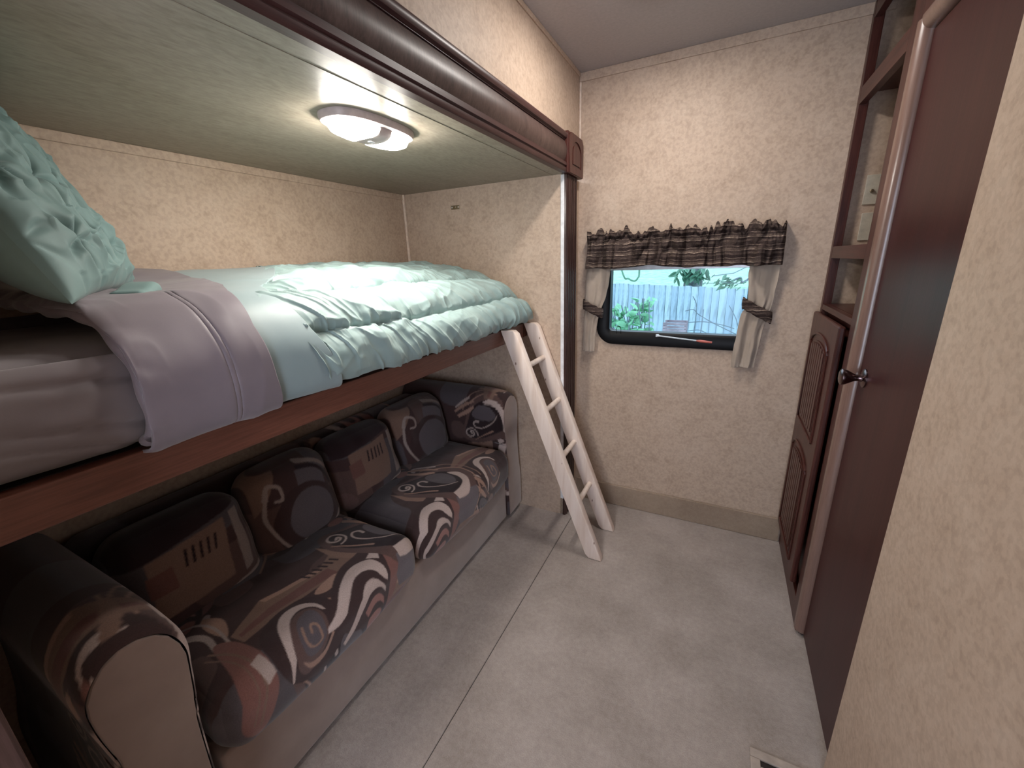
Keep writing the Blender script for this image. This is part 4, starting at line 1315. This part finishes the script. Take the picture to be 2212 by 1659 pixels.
# leaf mesh, shared
def leaf_mesh(name, L, W, m):
    bm = bmesh.new()
    n = 6
    mid = [bm.verts.new((L*i/n, 0, -0.10*L*math.sin(PI*i/n))) for i in range(n+1)]
    prev = None
    for sgn in (1, -1):
        ed = [bm.verts.new((L*i/n, sgn*W/2*math.sin(PI*(i/n)**0.8), 0.05*L*math.sin(PI*i/n))) for i in range(1, n)]
        ed = [mid[0]]+ed+[mid[-1]]
        for i in range(n):
            vs_ = [mid[i], mid[i+1], ed[i+1], ed[i]]
            u = []
            for v in vs_:
                if v not in u: u.append(v)
            if sgn < 0: u = u[::-1]
            if len(u) >= 3: bm.faces.new(u)
    me = bpy.data.meshes.new(name); bm.to_mesh(me); bm.free(); me.materials.append(m); me.shade_smooth()
    return me
def shrub(name, base, center, rad, nleaf, nstem, leafme, stem_m, label, cat, seed):
    rn = random.Random(seed)
    t = thing(name, base, label, cat)
    tips = []
    for k in range(nstem):
        d = Vector((rn.gauss(0, 1), rn.gauss(0, 0.6), rn.gauss(0, 1)))
        d.normalize()
        tip = center + Vector((d.x*rad.x, d.y*rad.y, d.z*rad.z))
        mid = (base+tip)/2 + Vector((rn.uniform(-.08, .08), rn.uniform(-.08, .08), 0.1))
        MB().tube(catmull([base+Vector((rn.uniform(-.03, .03), rn.uniform(-.03, .03), 0)), mid, tip], 6), 0.006, 6).build('stem', stem_m, t)
        tips.append((mid, tip))
    for k in range(nleaf):
        mid, tip = tips[k % nstem]
        s = rn.uniform(0.35, 1.0)
        p = mid.lerp(tip, s) + Vector((rn.uniform(-.05, .05), rn.uniform(-.05, .05), rn.uniform(-.04, .04)))
        o = bpy.data.objects.new('leaf', leafme); COL.objects.link(o); o.parent = t
        o.location = p - base
        o.rotation_euler = (rn.uniform(-1.3, 1.3), rn.uniform(-0.7, 0.5), rn.uniform(0, 6.28))
        sc = rn.uniform(0.7, 1.25); o.scale = (sc, sc, sc)
    return t
lm = leaf_mesh('leaf', 0.13, 0.062, M_LEAF); lmd = leaf_mesh('leaf_dark', 0.11, 0.045, M_LEAFD)
c0 = at(1378, 693, 4.6)
shrub('leafy_shrub', Vector((c0.x+0.05, 4.7, GZ)), c0, Vector((0.34, 0.25, 0.24)), 240, 20, lm, M_TWIG, 'bright green broad-leaved shrub in front of the fence, lower left of the window view', 'shrub', 5)
# slatted box at the foot of the window view
q0, q1 = at(1432, 697, 6.4), at(1481, 722, 6.4)
cr = thing('slatted_crate', Vector(((q0.x+q1.x)/2, 6.55, GZ)), 'mauve slatted wooden crate standing before the fence', 'crate')
w_ = q1.x-q0.x; ztop = q0.z; k = 0; z = ztop
while z > GZ+0.05:
    MB().box(q0.x, q1.x, 6.400, 6.416, z-0.036, z, 0.001).build('slat', M_SLAT, cr)
    MB().box(q0.x, q1.x, 6.704, 6.720, z-0.036, z, 0.001).build('slat', M_SLAT, cr)
    z -= 0.046
for xx in (q0.x+0.001, q1.x-0.031):
    for y_ in (6.4165, 6.6735):
        MB().box(xx, xx+0.030, y_, y_+0.030, GZ, ztop).build('corner_post', M_SLAT, cr)
# tree trunk beyond the fence
tx = at(1499, 600, 10.4)
tr = thing('garden_tree', Vector((tx.x, 10.4, GZ)), 'dark tree trunk rising behind the fence', 'tree')
ti = bmesh.new()
trunk = MB().tube([(tx.x-0.05, 10.4, GZ), (tx.x-0.02, 10.4, 0.3), (tx.x, 10.4, 1.2), (tx.x+0.03, 10.42, 3.2)], [0.24, 0.21, 0.19, 0.15], 18)
trunk.build('trunk', M_BARK, tr, True)
rn = random.Random(9)
for k in range(46):
    o = bpy.data.objects.new('leaf', lmd); COL.objects.link(o); o.parent = tr
    p = at(rn.uniform(1462, 1528), rn.uniform(578, 600), 10.0)
    o.location = p - tr.location; o.rotation_euler = (rn.uniform(-1, 1), rn.uniform(0.3, 1.3), rn.uniform(0, 6.28)); o.scale = (2.2, 2.2, 2.2)
# hanging branch with dark leaves, right side
hb_base = at(1640, 590, 5.2)
hb = thing('small_tree', Vector((hb_base.x+0.6, 5.2, GZ)), 'small tree whose leafy twigs hang into the upper right of the window view', 'tree')
MB().tube([(hb_base.x+0.6, 5.2, GZ), (hb_base.x+0.63, 5.2, 0.6), (hb_base.x+0.6, 5.2, 2.05)], [0.05, 0.04, 0.02], 12).build('trunk', M_BARK, hb, True)
main = catmull([Vector((hb_base.x+0.6, 5.2, 1.9)), at(1625, 596, 5.2), at(1598, 600, 5.2), at(1575, 609, 5.2), at(1555, 607, 5.2)], 8)
MB().tube([tuple(p) for p in main], [0.012]*(len(main)-6)+[0.008, 0.007, 0.006, 0.005, 0.004, 0.003], 6).build('twig', M_TWIG, hb)
MB().tube([tuple(p) for p in (Vector((hb_base.x+0.6, 5.2, 2.0)), at(1610, 578, 5.1), at(1585, 590, 5.1), at(1540, 596, 5.1))], 0.005, 6).build('twig', M_TWIG, hb)
MB().tube([tuple(p) for p in (at(1600, 612, 5.15), at(1565, 611, 5.15), at(1517, 612, 5.15))], 0.004, 6).build('twig', M_TWIG, hb)
for k in range(44):
    p = main[rn.randrange(10, len(main))] if k % 3 else np.array(at(rn.uniform(1525, 1600), rn.uniform(588, 616), 5.15))
    o = bpy.data.objects.new('leaf', lmd); COL.objects.link(o); o.parent = hb
    o.location = Vector(p) + Vector((rn.uniform(-.05, .05), rn.uniform(-.05, .05), rn.uniform(-.05, .03))) - hb.location
    o.rotation_euler = (rn.uniform(-1, 1), rn.uniform(0.2, 1.2), rn.uniform(2.2, 4.2)); s_ = rn.uniform(.45, .85); o.scale = (s_, s_, s_)
# bare vine stems against the fence
vn_base = Vector((at(1600, 740, 7.2).x, 7.2, GZ))
vn = thing('bare_vine', vn_base, 'thin bare stems arching across the right half of the fence', 'vine')
for pl in (((1480, 672), (1498, 669), (1510, 680), (1545, 700), (1590, 722)), ((1483, 697), (1520, 695), (1560, 702), (1586, 710)), ((1497, 640), (1505, 665), (1498, 720)),
           ((1487, 715), (1510, 713), (1530, 722)), ((1575, 660), (1590, 690), (1600, 730)), ((1520, 668), (1516, 700), (1512, 726))):
    pts = catmull([tuple(at(a, b, 7.2)) for a, b in pl], 8)
    MB().tube([tuple(p) for p in pts], 0.007, 6).build('stem', M_TWIG, vn)
MB().tube([tuple(at(1600, 735, 7.2)), tuple(vn_base)], 0.01, 6).build('stem', M_TWIG, vn)
hv = thing('hanging_vine', Vector((at(1318, 480, 8.3).x, 8.3, GZ)), 'single drooping vine loop at the upper left of the window view', 'vine')
pts = catmull([tuple(at(a, b, 8.3)) for a, b in ((1318, 480), (1345, 590), (1358, 602), (1370, 607), (1378, 600), (1381, 585), (1383, 480))], 8)
pts = np.vstack([[tuple(Vector((pts[0][0], 8.3, GZ)))], pts])
MB().tube([tuple(p) for p in pts], 0.016, 8).build('stem', M_LEAFD, hv)
